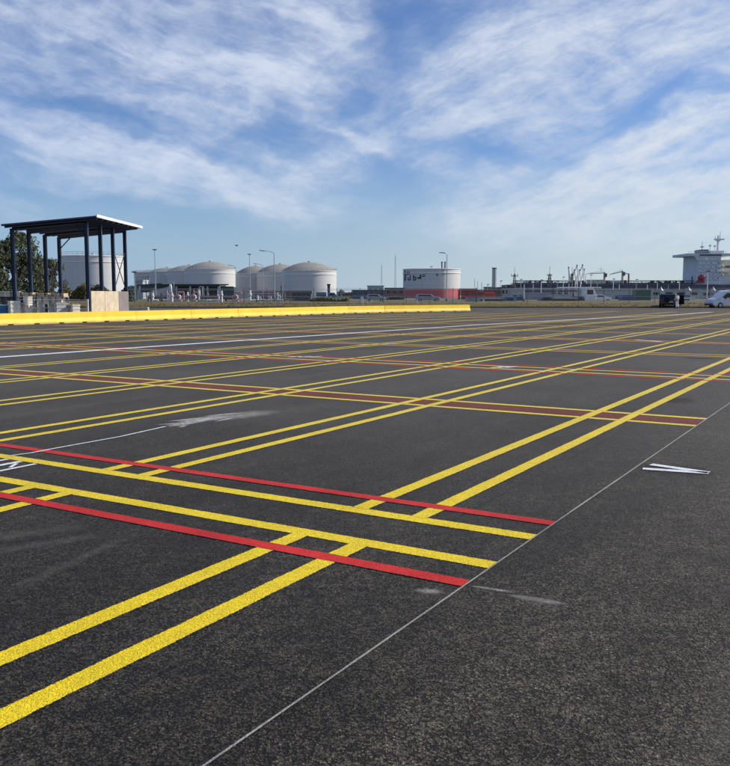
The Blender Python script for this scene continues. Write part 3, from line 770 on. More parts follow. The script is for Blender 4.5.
# as far as it can be read: a tall initial with a crest above, then a run of lower-case strokes and a block
for grp, wd in ((((404.4, 270.8, 404.4, 281), (404.4, 270.8, 405.6, 276), (405.4, 276, 404.8, 281)), .40), (((406.6, 272, 406.6, 275.2), (408.4, 272, 408.4, 275.2), (406.6, 272, 407.5, 274.2), (407.5, 274.2, 408.4, 272)), .38),
   (((409.2, 275.5, 409.2, 280.2), (407.4, 280.2, 409.2, 280.2), (407.4, 278, 407.4, 280.2)), .42), (((412.2, 275.5, 412.2, 280.3), (412.2, 280.3, 414.2, 280.3), (414.2, 277.6, 414.2, 280.3), (412.2, 277.6, 414.2, 277.6)), .42),
   (((415.6, 278.4, 419, 278.4), (418.4, 275.4, 418.4, 279.4), (418.9, 275.6, 418.9, 279.4)), .5), (((420.2, 275.6, 423.4, 275.6),), .3), (((420.2, 277, 423, 277),), .3)):
    L = MB()
    for q in grp: stroke(L, t, r, 300, *q, wd*.78)
    L.build('letter', 'black_letter', t)
# round mark further right on the shell
b = MB(); stroke(b, t, r, 300, 434.6, 274.5, 434.6, 276.5, .6); b.build('round_mark', 'galv_dark', t)

# ------------------------------------------------------------------ chain-link fence on the verge
def fence(x0, x1, Y, z0, hh, label, step=3.0):
    t = thing('chain_link_fence', label, 'fence', (x0, Y, z0)); Lg = x1-x0
    n = int(Lg/step)
    for i in range(n+1):
        x = Lg*i/n; p = MB(); p.bar((x, 0, -.3), (x, 0, hh), .038, 6); p.bar((x, 0, hh), (x, -.18, hh+.25), .03, 5); p.build('fence_post', 'galv_dark', t)
    b = MB(); 
    for z in (.05, hh*.5, hh-.03): b.bar((0, .03, z), (Lg, .03, z), .022, 5)
    for z in (hh+.1, hh+.2): b.bar((0, -.12, z), (Lg, -.12, z), .010, 4)
    b.build('rail', 'galv', t)
    b = MB(); s = .30; k = -hh
    while k < Lg:
        p0 = (max(0, k), 0, max(0, -k) if k < 0 else 0); e = min(Lg, k+hh); b.bar((max(k, 0), 0, max(0, -k)), (e, 0, e-k), .0075, 3)
        b.bar((max(k, 0), .012, hh-max(0, -k)), (e, .012, hh-(e-k)), .0075, 3); k += s
    b.build('chain_mesh', 'wire', t)
fence(UX(128, 113.4), UX(476, 113.4), 113.4, .5, 1.75, 'long low chain-link fence on the verge behind the yellow barrier')
fence(UX(476.5, 113.4), UX(655, 113.4), 113.4, .5, 1.75, 'chain-link fence on the verge right of the end of the yellow barrier')
fence(UX(684, 113.4), UX(760, 113.4), 113.4, .5, 1.75, 'chain-link fence on the verge behind the white van')

# ------------------------------------------------------------------ lamp posts and masts
def lamp(u, vt, D, label, arm=None, r=.075, mat='galv', z0=.5):
    h = VZ(vt, D)-z0; t = thing('street_lamp', label, 'street lamp', (UX(u, D), D, z0), group='street lamps around the terminal')
    MB().cyl((0, 0, h/2), r*1.3, h, 10, r*.7).build('pole', mat, t, smooth=True)
    MB().cyl((0, 0, .25), r*2, .5, 10).build('base', 'galv_dark', t)
    sgn = arm or 0
    b = MB()
    if sgn: b.tube([(0, 0, h-.05), (sgn*.35, 0, h+.22), (sgn*1.0, 0, h+.34)], r*.55, 6); b.build('arm', mat, t)
    else: b.bar((0, 0, h-.1), (0, 0, h+.1), r*.8, 6); b.build('spigot', mat, t)
    b = MB()
    if sgn: b.box((sgn*1.35, 0, h+.36), (.9, .3, .12), rot=Matrix.Rotation(-sgn*.12, 3, 'Y'))
    else: b.box((0, 0, h+.14), (.7, .4, .16))
    b.build('lamp_head', 'galv_dark', t, bevel=.03)
lamp(155.8, 250.5, 150, 'slim dark lamp post in front of the left tank cluster'); 
lamp(250.0, 255.0, 170, 'lamp post with square head between the two tank clusters')
lamp(274.6, 253.0, 140, 'tall lamp post with its arm to the left before the domed tanks', arm=-1.45)
lamp(263.2, 265.5, 190, 'shorter lamp post with its arm to the left beside the middle domed tank', arm=-1.2)
lamp(236.0, 267.0, 210, 'lamp post with a flat head beside the sunlit tank', arm=-1.0)
lamp(446.6, 255.0, 140, 'lamp post standing in front of the red and white tank', arm=-.6)
lamp(707.0, 272.0, 150, 'white lamp post in front of the ship superstructure', mat='white_paint')
lamp(135.0, 273.0, 120, 'thin pale pole at the right of the shelter', r=.05)
lamp(524.0, 284.0, 130, 'short white lamp post before the ship hull', mat='white_paint', r=.06)
def mast(u, vt, D, label, arms=(), mat='steel_dark', rr=.18, z0=.5, platform=None):
    h = VZ(vt, D)-z0; t = thing('lattice_mast', label, 'mast', (UX(u, D), D, z0), group='masts on the skyline')
    b = MB(); w0, w1 = rr*3, rr*1.0; n = 14
    cr = lambda k: [(sx*(w0+(w1-w0)*k), sy*(w0+(w1-w0)*k), h*k) for sx, sy in ((-1, -1), (1, -1), (1, 1), (-1, 1))]
    for i in range(n):
        A, B = cr(i/n), cr((i+1)/n)
        for j in range(4): b.bar(A[j], B[j], rr*.32, 4); b.bar(A[j], B[(j+1) % 4], rr*.2, 4); b.bar(B[j], B[(j+1) % 4], rr*.2, 4)
    b.build('lattice', mat, t)
    for z, w in arms:
        zz = VZ(z, D)-z0; c = MB(); c.b2(-w/2, w/2, -.15, .15, zz-.15, zz+.15)
        for x in (-w/2, w/2, 0): c.bar((x, 0, zz), (x, 0, zz+w*.35), rr*.35, 4)
        c.build('cross_arm', mat, t)
    MB().bar((0, 0, h), (0, 0, h+rr*10), rr*.3, 5).build('aerial', mat, t)
mast(381.5, 265.5, 330, 'thin lattice mast above the blue shed left of the lettered tank', rr=.11, mat='galv')
mast(395.2, 256.0, 330, 'tallest thin lattice mast just left of the lettered tank', rr=.12, mat='galv')
mast(514.2, 274.0, 340, 'mast with a cross arm right of the chimney', arms=((276, 2.6),), rr=.26, mat='galv_dark')
mast(549.2, 274.0, 340, 'mast with a platform above the middle of the ship deck', arms=((275.5, 1.8), (279, 1.2)), rr=.3, mat='galv_dark')
mast(571.6, 273.8, 330, 'dark mast left of the loading arms', arms=((275, .9),), rr=.26)
for i, (u, vt) in enumerate(((474.5, 279), (477.5, 281), (481.5, 282))):
    mast(u, vt, 330, ['tallest of the three thin poles above the red pipe racks', 'middle of the three thin poles above the red pipe racks', 'right-hand of the three thin poles above the red pipe racks'][i], rr=.07, mat='galv')
# chimney
t = thing('chimney', 'tall grey and white concrete chimney between the red racks and the ship', 'chimney', (UX(494, 300), 300, .5))
h = VZ(267.8, 300)-.5; rr = (UX(496.3, 300)-UX(491.7, 300))/2
MB().lathe([(rr*1.08, 0), (rr, h*.5), (rr*.97, h)], 32).build('shaft', 'pale_shed', t, smooth=True)
MB().lathe([(rr*.99, h*.96), (rr*1.08, h*.97), (rr*1.08, h*1.004), (rr*.7, h*1.004), (rr*.7, h*.96)], 32).build('cap', 'galv_dark', t)
b = MB()
for s in (-.2, .2): b.bar((s+.4, -rr-.15, 0), (s+.4, -rr-.15, h), .03, 4)
for i in range(40): b.bar((.2, -rr-.15, h*i/40), (.6, -rr-.15, h*i/40), .02, 4)
b.build('ladder', 'galv', t)

# ------------------------------------------------------------------ pump station and yard equipment on the left
D = 200
t = thing('pump_station', 'open-sided pump station with dark green roof below the left tanks', 'building', (UX(183, D), D, .5))
xr = lambda u: UX(u, D)-UX(183, D); zr = lambda v: VZ(v, D)-.5
MB().prism([(xr(143.5), zr(284.8)), (xr(166), zr(283.4)), (xr(166), zr(286.2)), (xr(143.5), zr(292.5))], -4, 4).build('gable_wall', 'roof_green', t)
MB().b2(xr(166.2), xr(223), -4.5, 4.5, zr(286.2), zr(284.6)).build('roof', 'steel_dark', t)
MB().b2(xr(166.2), xr(232), -4.8, -4.55, zr(285.4), zr(284.3)).build('fascia', 'roof_green', t)
for u in (144.5, 160, 176, 180.5, 194, 207, 211, 222.5):
    b = MB(); b.b2(xr(u)-.18, xr(u)+.18, -4.3, -3.94, 0, zr(286.3)); b.build('column', 'pale_shed', t)
MB().b2(xr(166), xr(231), 3.5, 3.9, 0, zr(286.3)).build('rear_wall', 'steel_dark', t)
MB().b2(xr(222.6), xr(236), -3, 3.4, 0, zr(287.2)).build('annex', 'hedge_teal', t)
for i, (u, v) in enumerate(((178, 297.2), (193.5, 297.5), (235.3, 297.2))):
    Dp = 135; tt = thing('pump', ['red and white pump in front of the second bay of the pump station', 'red and white pump in front of the third bay of the pump station', 'red and white pump right of the pump station'][i], 'pump', (UX(u, Dp), Dp, .5), group='red and white pumps')
    b = MB(); b.cyl((0, 0, .72), .42, .8, 18, axis='Y'); b.build('casing', 'white_paint', tt, smooth=True)
    b = MB(); b.cyl((0, -.45, .72), .33, .1, 18, axis='Y'); b.cyl((0, -.53, .72), .15, .08, 14, axis='Y'); b.build('flange', 'plate_red', tt)
    b = MB(); b.tube([(0, 0, 1.1), (0, 0, 1.5), (.9, 0, 1.5), (.9, 0, .1)], .14, 8); b.build('pipe', 'pink_pipe', tt)
    b = MB(); b.b2(-.5, .5, -.4, .4, 0, .3); b.build('plinth', 'concrete', tt)
for i, (u, vt, vb, wpx, D2) in enumerate(((147, 279.3, 288, 2.6, 215), (170.8, 283.5, 299, 3.2, 150), (199.5, 288.5, 299, 2.4, 150), (153.5, 290, 300, 2.0, 150), (218, 289, 299, 1.4, 150))):
    lab = ['white upright vessel above the left end of the pump station', 'bright white upright vessel before the second pump station column', 'small white vessel near the middle of the pump station', 'small squat white vessel below the green gable', 'slim white vessel near the right end of the pump station'][i]
    tt = thing('upright_vessel', lab, 'vessel', (UX(u, D2), D2, .5), group='white upright vessels'); h = VZ(vt, D2)-.5; rr = wpx/2/853*D2
    MB().lathe([(rr*.7, .5), (rr, .7), (rr, h-.5), (rr*.75, h-.2), (0, h)], 24).build('shell', 'white_paint', tt, smooth=True)
    b = MB()
    for k in range(3): b.bar((rr*.7*math.cos(k*2.1), rr*.7*math.sin(k*2.1), 0), (rr*.7*math.cos(k*2.1), rr*.7*math.sin(k*2.1), .8), .07, 5)
    b.build('legs', 'galv_dark', tt)
    MB().tube([(0, 0, h-.05), (0, 0, h+.3), (rr+.3, 0, h+.3), (rr+.3, 0, .1)], .06, 6).build('pipe', 'galv', tt)
rnd = random.Random(21)
for i in range(28):
    u = rnd.uniform(148, 286); Dp = rnd.uniform(122, 145); hh = rnd.uniform(.7, 2.0)*(1.5 if i % 6 == 0 else 1); kd = rnd.choice(('white_paint', 'pink_pipe', 'galv_dark', 'pale_shed', 'galv_dark', 'steel_dark'))
    word = {'white_paint': 'white', 'pink_pipe': 'pink', 'galv_dark': 'dark grey', 'pale_shed': 'pale grey', 'steel_dark': 'near-black'}[kd]
    tt = thing('pipe_riser', word + ' upright pipe riser in the pipework before the tank clusters', 'pipe riser', (UX(u, Dp), Dp, .5), group=word + ' pipe risers before the tank clusters')
    r_ = rnd.uniform(.09, .20)
    MB().bar((0, 0, 0), (0, 0, hh), r_, 10).build('riser', kd, tt, smooth=True)
    MB().cyl((0, 0, hh*.62), r_*1.7, .09, 12).cyl((0, 0, hh*.62+.11), r_*1.7, .09, 12).build('flange', kd, tt)
    MB().bar((0, 0, hh), (0, 0, hh+.22), .035, 6).cyl((0, 0, hh+.22), .2, .03, 14).build('handwheel', 'plate_red' if i % 3 == 0 else 'galv_dark', tt)
    sg = rnd.choice((-1, 1)); MB().tube([(sg*r_, 0, .28), (sg*rnd.uniform(.8, 2.2), 0, .28)], r_*.8, 8).build('branch', kd, tt)
def pipe_rack(name, label, u0, u1, v0, v1, D, mats, n, post='galv_dark'):
    x0, x1 = UX(u0, D), UX(u1, D); t = thing(name, label, 'pipe rack', ((x0+x1)/2, D, .5)); w = (x1-x0)
    h = VZ(v0, D)-.5; hb = VZ(v1, D)-.5
    np_ = max(3, int(w/4))
    for i in range(np_+1):
        x = -w/2+w*i/np_; b = MB(); b.b2(x-.12, x+.12, -1.2, -.96, 0, h); b.b2(x-.12, x+.12, .96, 1.2, 0, h); b.b2(x-.1, x+.1, -.95, .95, h*.55-.1, h*.55+.1); b.build('frame', post, t)
    for k in range(n):
        z = hb+.2+(h-hb-.2)*k/max(1, n-1); b = MB(); b.bar((-w/2, -1.4, z), (w/2, -1.4, z), .08+.06*(k % 2), 8); b.build('pipe', mats[k % len(mats)], t)
    return t
pipe_rack('pipe_rack', 'grey and pink pipe rack in front of the pump station', 150, 236, 296, 299.5, 140, ['slate', 'pink_pipe', 'galv_dark'], 3)
pipe_rack('pipe_rack', 'grey pipe rack below the domed tanks', 237, 282, 291.5, 297, 150, ['galv', 'pale_shed', 'pink_pipe'], 3)
t = thing('yard_sign', 'pale blank site sign right of the last pump', 'sign', (UX(243.3, 128), 128, .5))
MB().b2(-.68, .68, -.03, .03, VZ(298.6, 128)-.5, VZ(294.4, 128)-.5).build('panel', 'pale_shed', t)
for s in (-.5, .5): MB().bar((s, .06, 0), (s, .06, 1.2), .035, 6).build('post', 'galv', t)
b = MB(); Dd = 240
tt = thing('dike_wall', 'long brown-grey wall at the foot of the domed tanks', 'wall', (UX(283, Dd), Dd, .5))
wl = UX(312, Dd)-UX(283, Dd)
MB().b2(-wl, wl, 0, .4, 0, VZ(291.3, Dd)-.5).build('wall_face', 'brick_brown', tt); MB().b2(-wl-.1, wl+.1, -.06, .46, VZ(291.3, Dd)-.498, VZ(290.3, Dd)-.5).build('coping', 'concrete', tt)
def shed(name, label, u0, u1, v0, D, mat, roofmat, cat='building', dep=9, ve=None, win=0, doors=0, flat=True, z0=.5, winmat='glass_dark', group=None):
    x0, x1 = UX(u0, D), UX(u1, D); w = x1-x0; h = VZ(v0, D)-z0; t = thing(name, label, cat, ((x0+x1)/2, D, z0), group=group)
    MB().b2(-w/2, w/2, 0, dep, 0, h-.02).build('wall', mat, t)
    if flat: MB().b2(-w/2-.2, w/2+.2, -.25, dep+.2, h-.015, h+.28).build('roof', roofmat, t)
    else: MB().prism([(-w/2-.2, h-.015), (w/2+.2, h-.015), (0, h+w*.09)], -.3, dep+.2).build('roof', roofmat, t)
    for i in range(win):
        x = -w/2+w*(i+.5)/win; o = MB().b2(x-w/win*.3, x+w/win*.3, -.03, -.005, h*.48, h*.80).build('window', winmat, t)
        MB().b2(x-w/win*.34, x+w/win*.34, -.07, -.001, h*.44, h*.475).build('sill', 'concrete', o)
    for i in range(doors):
        x = -w/2+w*(i+.5)/doors+w*.06; MB().b2(x-.6, x+.6, -.04, -.006, 0, min(2.2, h*.42)).build('door', 'slate', t)
    return t
shed('gate_hut', 'small dark hut with concrete columns below the domed tanks', 292, 311, 292.8, 150, 'slate', 'galv_dark', dep=4, win=4)
shed('equipment_shed', 'grey shed at the foot of the tank seen through the right of the shelter', 136, 143, 281, 230, 'container_grey', 'galv', dep=6, win=1)
shed('office_block', 'long dark blue shed left of the lettered tank', 352.5, 385, 290.8, 220, 'blue_shed', 'roof_green', dep=10, win=6, flat=True)
shed('office_block', 'dark red-brown shed between the blue shed and the lettered tank', 385.5, 404, 288.7, 240, 'brick_brown', 'roof_green', dep=8, win=3)
shed('roof_plant', 'pale plant house on the roof behind the blue shed', 367.5, 383.5, 286.4, 262, 'pale_shed_green', 'pale_shed', dep=5, win=3)
for i, u in enumerate((349.5, 342)):
    shed('low_house', ['small brown house left of the blue shed', 'small pale house right of the largest domed tank'][i], u-4.5, u+3.5, 293, 260, ['brick_brown', 'concrete'][i], 'brick_brown', dep=6, win=2, flat=False)
hedge('hedge', 'ragged dark hedge line right of the largest domed tank', 337, 356, 290.2, 300, 'leaf_dark', 1300)
hedge('hedge', 'dark low hedge left of the red-band tank', 384, 404, 296.4, 190, 'leaf_dark', 1200)
hedge('hedge', 'green strip of shrubs below the domed tanks', 311, 350, 297.2, 140, 'leaf_grassy', 2400, z0=.5)
# small uprights on the verge
for i, (u, v0, wpx, D2, lab) in enumerate(((362, 296.4, 2.6, 118, 'white cabinet on the verge in front of the blue shed'), (417.3, 299.2, 1.3, 116, 'small white marker post below the lettered tank'), (371.3, 299.6, 1.0, 116, 'slim pale marker post right of the white cabinet'), (483.6, 299.5, 1.4, 117, 'pale marker post below the red pipe racks'))):
    tt = thing('cabinet' if i == 0 else 'marker_post', lab, 'cabinet' if i == 0 else 'post', (UX(u, D2), D2, .45)); h = VZ(v0, D2)-.45; w = wpx/853*D2
    MB().b2(-w/2, w/2, -w/2, w/2, 0, h).build('casing' if i == 0 else 'post_body', 'white_paint', tt, bevel=.02); MB().b2(-w*.56, w*.56, -w*.56, w*.56, h+.002, h+.06).build('cap', 'galv', tt)

# ------------------------------------------------------------------ road vehicles
def wheel(t, x, y, r, w=.22, rim='wheel_rim'):
    o = MB().cyl((0, 0, 0), r, w, 24, axis='Y').build('wheel', 'rubber', t, loc=(x, y, r), bevel=.03)
    MB().cyl((0, -w/2-.006, 0), r*.6, .02, 20, axis='Y').build('rim', rim, o)
    return o
def box_vehicle(name, label, cat, loc, rz, L, Wd, prof, mat, glass_side, screens, wheels, lights=True, group=None):
    t = thing(name, label, cat, loc, rz, group=group)
    MB().prism(prof, -Wd/2, Wd/2).build('body', mat, t, bevel=.07, seg=3)
    for gl in glass_side:
        for s in (-1, 1):
            y = s*(Wd/2+.003); MB().prism(gl, y-.008, y+.008).build('side_window', 'glass_dark', t)
    for (xa, za, xb, zb) in screens:
        d = Vector((xb-xa, 0, zb-za)); n = Vector((-d.z, 0, d.x)).normalized()*.015
        b = MB(); 
        for sgn in (1,):
            p = [Vector((xa, -Wd*.42, za))+n, Vector((xa, Wd*.42, za))+n, Vector((xb, Wd*.40, zb))+n, Vector((xb, -Wd*.40, zb))+n]
            b.face(p)
        b.build('windscreen', 'glass_dark', t)
    for x, r in wheels:
        for s in (-1, 1):
            wheel(t, x, s*(Wd/2-.09), r)
    return t
# white van facing left, cut by the right edge
D = 104.6
vx = UX(709.2, D)
prof = [(0.0, .32), (0, .78), (.12, 1.04), (.82, 1.24), (1.72, 2.02), (2.05, 2.12), (4.9, 2.14), (5.02, 1.5), (5.05, .36), (4.6, .30), (.3, .28)]
van = box_vehicle('van', 'white delivery van facing left at the right edge of the photo', 'van', (vx, D, 0), R(8), 5, 1.95, prof, 'van_white',
   [[(1.15, 1.26), (1.75, 1.80), (2.40, 1.84), (2.40, 1.22)]], [(1.73, 2.0, .86, 1.27)], [(.95, .34), (4.1, .34)])
for s in (-1, 1):
    MB().box((.10, s*.78, .80), (.16, .30, .2)).build('headlight', 'headlight', van, bevel=.02)
    MB().box((1.55, s*1.08, 1.22), (.14, .2, .24)).build('mirror', 'car_dark', van, bevel=.03)
    o = MB().b2(2.62, 4.9, s*.975-.006, s*.975+.006, .5, 1.75).build('side_panel', 'van_white', van)
MB().box((-.03, 0, .42), (.12, 1.86, .26)).build('bumper', 'slate', van, bevel=.04)
MB().box((.03, 0, .68), (.04, 1.0, .12)).build('grille', 'rubber', van)
MB().tube([(2.5, -.7, 2.18), (4.7, -.7, 2.18)], .03).tube([(2.5, .7, 2.18), (4.7, .7, 2.18)], .03).build('roof_rack', 'galv', van)
for i in range(4): MB().bar((2.6+.65*i, -.8, 2.22), (2.6+.65*i, .8, 2.22), .025).build('rack_bar', 'galv', van)
# dark off-roader seen from behind at an angle, door open
D = 104.8
prof = [(0, .42), (0, 1.02), (.05, 1.12), (.18, 1.62), (.40, 1.70), (2.4, 1.70), (3.0, 1.14), (4.1, 1.04), (4.25, .80), (4.25, .42), (3.9, .36), (.3, .36)]
suv = box_vehicle('car', 'dark off-roader parked by the verge with its door open', 'car', (UX(665.5, D), D-.6, 0), R(63), 4.3, 1.86, prof, 'car_dark',
   [[(.35, 1.12), (.42, 1.58), (1.15, 1.60), (1.15, 1.10)], [(1.25, 1.10), (1.25, 1.60), (2.32, 1.60), (2.82, 1.12)]], [(.045, 1.15, .165, 1.6)], [(.8, .38), (3.35, .38)])
for s in (-1, 1): MB().box((-.005, s*.80, .98), (.05, .14, .28)).build('tail_light', 'tail_red', suv, bevel=.01)
MB().cyl((-.10, 0, 1.0), .34, .2, 24, axis='X').build('spare_wheel', 'rubber', suv, bevel=.04)
MB().box((-.05, 0, .46), (.14, 1.8, .2)).build('bumper', 'rubber', suv, bevel=.03)
MB().box((-.012, -.45, .74), (.02, .5, .12)).build('number_plate', 'white_paint', suv)
d_ = MB().box((0, 0, 0), (.95, .06, .72)).build('door', 'car_dark', suv, loc=(2.1, -1.35, .78), bevel=.02); d_.rotation_euler = (0, 0, R(62))
MB().box((0, 0, .56), (.85, .03, .40)).build('door_window', 'glass_dark', d_)
MB().tube([(.5, -.75, 1.78), (2.3, -.75, 1.78)], .025).tube([(.5, .75, 1.78), (2.3, .75, 1.78)], .025).build('roof_rail', 'rubber', suv)
# low white pole barrier beside the car
D = 107.8
t = thing('boom_gate', 'low white boom gate on the verge right of the dark car', 'gate', (UX(681, D), D, .2))
Lb = UX(693.5, D)-UX(681, D); z = VZ(298.3, D)-.2
MB().bar((0, 0, z), (Lb, 0, z), .06, 8).build('boom', 'white_paint', t)
MB().b2(Lb-.14, Lb+.14, -.14, .14, z-.16, z+.16).build('end_weight', 'white_paint', t, bevel=.02)
MB().b2(-.12, .12, -.12, .12, 0, z+.1).build('pedestal', 'galv', t, bevel=.02)
MB().bar((Lb*.55, 0, 0), (Lb*.55, 0, z-.06), .03, 6).build('rest_post', 'galv', t)

# ------------------------------------------------------------------ person beside the car
def person(loc, rz):
    t = thing('person', 'person in white top and pale trousers standing beside the dark car', 'person', loc, rz)
    def skin(name, V, E, mat, root=0, sub=2):
        me = bpy.data.meshes.new(name); me.from_pydata([v[0] for v in V], E, []); o = bpy.data.objects.new(name, me); COL.objects.link(o)
        m = o.modifiers.new('skin', 'SKIN'); m.use_smooth_shade = True
        for i, v in enumerate(V):
            sv = me.skin_vertices[0].data[i]; r = v[1]; sv.radius = r if isinstance(r, tuple) else (r, r); sv.use_root = (i == root)
        s = o.modifiers.new('sub', 'SUBSURF'); s.levels = sub; s.render_levels = sub
        dg = bpy.context.evaluated_depsgraph_get(); me2 = bpy.data.meshes.new_from_object(o.evaluated_get(dg))
        bpy.data.objects.remove(o); me2.materials.clear(); me2.materials.append(M[mat])
        o2 = bpy.data.objects.new(name, me2); COL.objects.link(o2); return o2
    V = [((0, 0, .95), (.135, .10)), ((0, 0, 1.15), (.125, .09)), ((0, 0, 1.38), (.15, .095)), ((0, .0, 1.49), (.06, .06)), ((0, -.01, 1.56), (.052, .055)), ((0, -.025, 1.64), (.075, .09)), ((0, -.01, 1.72), (.07, .085)),
         ((-.19, 0, 1.42), .055), ((-.245, .0, 1.15), .042), ((-.235, -.12, .93), .03), ((-.232, -.15, .87), (.036, .02)),
         ((.19, 0, 1.42), .055), ((.26, .02, 1.16), .042), ((.28, -.06, .92), .03), ((.28, -.08, .86), (.036, .02)),
         ((-.095, 0, .88), .088), ((-.11, -.015, .50), .06), ((-.12, .02, .10), .042), ((-.125, -.13, .035), (.045, .03)),
         ((.095, 0, .88), .088), ((.13, .02, .50), .06), ((.16, .06, .10), .042), ((.17, -.08, .035), (.045, .03))]
    E = [(0, 1), (1, 2), (2, 3), (3, 4), (4, 5), (5, 6), (2, 7), (7, 8), (8, 9), (9, 10), (2, 11), (11, 12), (12, 13), (13, 14), (0, 15), (15, 16), (16, 17), (17, 18), (0, 19), (19, 20), (20, 21), (21, 22)]
    for hx, hi in ((-1, 10), (1, 14)):          # five fingers on each hand
        c = V[hi][0]
        for k in range(4):
            n0 = len(V); y = c[1]-.028+.019*k; ln = (.062, .072, .068, .052)[k]
            V.append(((c[0]+hx*.004, y, c[2]-.035), .009)); V.append(((c[0]-hx*.004, y-.004, c[2]-.035-ln*.5), .0085)); V.append(((c[0]-hx*.016, y-.008, c[2]-.035-ln), .007))
            E += [(hi, n0), (n0, n0+1), (n0+1, n0+2)]
        n0 = len(V); V.append(((c[0]-hx*.012, c[1]-.045, c[2]-.008), .011)); V.append(((c[0]-hx*.022, c[1]-.060, c[2]-.045), .009)); E += [(hi, n0), (n0, n0+1)]
    body = skin('body', V, E, 'skin_tone'); body.parent = t
    b = MB(); b.bar((0, -.105, 1.675), (0, -.135, 1.635), .012, 6, .018)
    nose = b
    for s in (-1, 1): b.cyl((s*.082, 0, 1.655), .03, .014, 10, axis='X')
    b.build('face_feature', 'skin_tone', t, smooth=True)
    b = MB()
    for s in (-1, 1): b.cyl((s*.03, -.108, 1.672), .011, .014, 8, axis='Y')
    b.box((0, -.106, 1.60), (.045, .02, .008)); b.build('eyes_and_mouth', 'hair_brown', t)
    b = MB(); bmesh.ops.create_uvsphere(b.bm, u_segments=18, v_segments=12, radius=1, matrix=Matrix.Translation((0, .015, 1.715)) @ Matrix.Diagonal((.092, .108, .095, 1)))
    bmesh.ops.delete(b.bm, geom=[v for v in b.bm.verts if v.co.z < 1.69 and v.co.y < .02], context='VERTS'); b.build('hair', 'hair_brown', t, smooth=True)
    V = [((0, 0, .93), (.155, .12)), ((0, 0, 1.15), (.145, .11)), ((0, 0, 1.38), (.17, .115)), ((0, 0, 1.475), (.085, .075)), ((-.19, 0, 1.42), .075), ((-.247, 0, 1.15), .058), ((-.235, -.11, .955), .046), ((.19, 0, 1.42), .075), ((.262, .02, 1.16), .058), ((.28, -.055, .945), .046)]
    skin('jacket', V, [(0, 1), (1, 2), (2, 3), (2, 4), (4, 5), (5, 6), (2, 7), (7, 8), (8, 9)], 'cloth_white').parent = t
    V = [((0, 0, .97), (.14, .108)), ((-.095, 0, .86), .1), ((-.11, -.012, .50), .078), ((-.12, .02, .09), .062), ((.095, 0, .86), .1), ((.13, .02, .50), .078), ((.16, .06, .09), .062)]
    skin('trousers', V, [(0, 1), (1, 2), (2, 3), (0, 4), (4, 5), (5, 6)], 'cloth_white').parent = t
    for x, y in ((-.125, -.07), (.17, -.02)):
        b = MB(); b.box((x, y, .045), (.1, .27, .09)); b.build('shoe', 'rubber', t, bevel=.03)
person((UX(677.4, 102.4), 102.4, .0), R(200))

# ------------------------------------------------------------------ yard behind the fence, right half
def container(u0, u1, v0, D, mat, label, dep=2.4, z0=.5, group='shipping containers behind the fence'):
    x0, x1 = UX(u0, D), UX(u1, D); w = x1-x0; h = VZ(v0, D)-z0; t = thing('shipping_container', label, 'container', ((x0+x1)/2, D, z0), group=group)
    b = MB(); n = max(8, int(w/.28))
    b.b2(-w/2+.05, w/2-.05, .05, dep, .1, h-.06)
    for i in range(n): x = -w/2+.12+(w-.24)*(i+.5)/n; b.b2(x-w/n*.25, x+w/n*.25, .012, .055, .14, h-.12)
    b.build('corrugated_side', mat, t)
    b = MB()
    for x in (-w/2+.06, w/2-.06): b.b2(x-.06, x+.06, 0, dep+.02, 0, h)
    b.b2(-w/2+.121, w/2-.121, .001, .06, 0, .135); b.b2(-w/2+.121, w/2-.121, .001, .06, h-.115, h-.001); b.build('corner_frame', mat, t)
    return t
def truck(u0, u1, vt, D, label, cabmat='white_paint', cab_right=True, trailer=True, cabv=None, load='pale_shed', z0=.5, ucab=None, group='trucks parked behind the fence'):
    x0, x1 = UX(u0, D), UX(u1, D); w = x1-x0; h = VZ(vt, D)-z0; t = thing('truck', label, 'truck', ((x0+x1)/2, D, z0), group=group)
    s = 1 if cab_right else -1; cw = 2.2; hc = (VZ(cabv, D)-z0) if cabv else h
    c0 = s*(w/2-cw); c1 = s*w/2
    prof = [(c0, .6), (c0, hc), (c0+s*cw*.7, hc), (c0+s*cw*.95, hc*.62), (c1, hc*.5), (c1, .5)]
    MB().prism(prof if s > 0 else prof[::-1], 0, 2.4).build('cab', cabmat, t, bevel=.06)
    MB().b2(c0+s*cw*.2, c0+s*cw*.72, -.012, .01, hc*.58, hc*.86).build('cab_window', 'glass_dark', t)
    if trailer:
        a, b_ = sorted((-s*w/2, c0-s*.35)); MB().b2(a, b_, 0, 2.45, 1.0, h).build('trailer_body', load, t, bevel=.03)
        MB().b2(a, b_, .3, 2.1, .72, .995).build('chassis', 'steel_dark', t)
    for x in (c1-s*.9, -s*(w/2-.8), -s*(w/2-1.9)): wheel(t, x, .16, .46, .3, 'steel_dark')
    return t
D = 150
truck(476, 517, 297.6, D, 'low blue flatbed truck with a pale load behind the fence', 'truck_blue', True, load='pale_shed', cabv=296.8, z0=-.2)
truck(540, 578, 297.4, D+4, 'long pale trailer truck left of the white-cab truck', 'slate', False, load='container_grey', cabv=297, z0=-.2)
truck(574, 596.5, 296.4, D+10, 'truck with tall white and black cab below the loading arms', 'white_paint', True, load='slate', cabv=287.2, z0=-.2)
truck(316, 337, 292.2, 200, 'blue truck at the right foot of the largest domed tank', 'truck_blue', True, load='truck_blue', cabv=292.6)
t = thing('stack_pipe', 'dark square stack standing behind the blue truck', 'stack', (UX(328.6, 205), 206, .5)); hh = VZ(285.4, 205)-.5
MB().b2(-.32, .32, -.3, .3, 0, hh).build('shaft', 'slate', t, bevel=.03); MB().b2(-.42, .42, -.4, .4, hh+.002, hh+.35).build('hood', 'steel_dark', t)
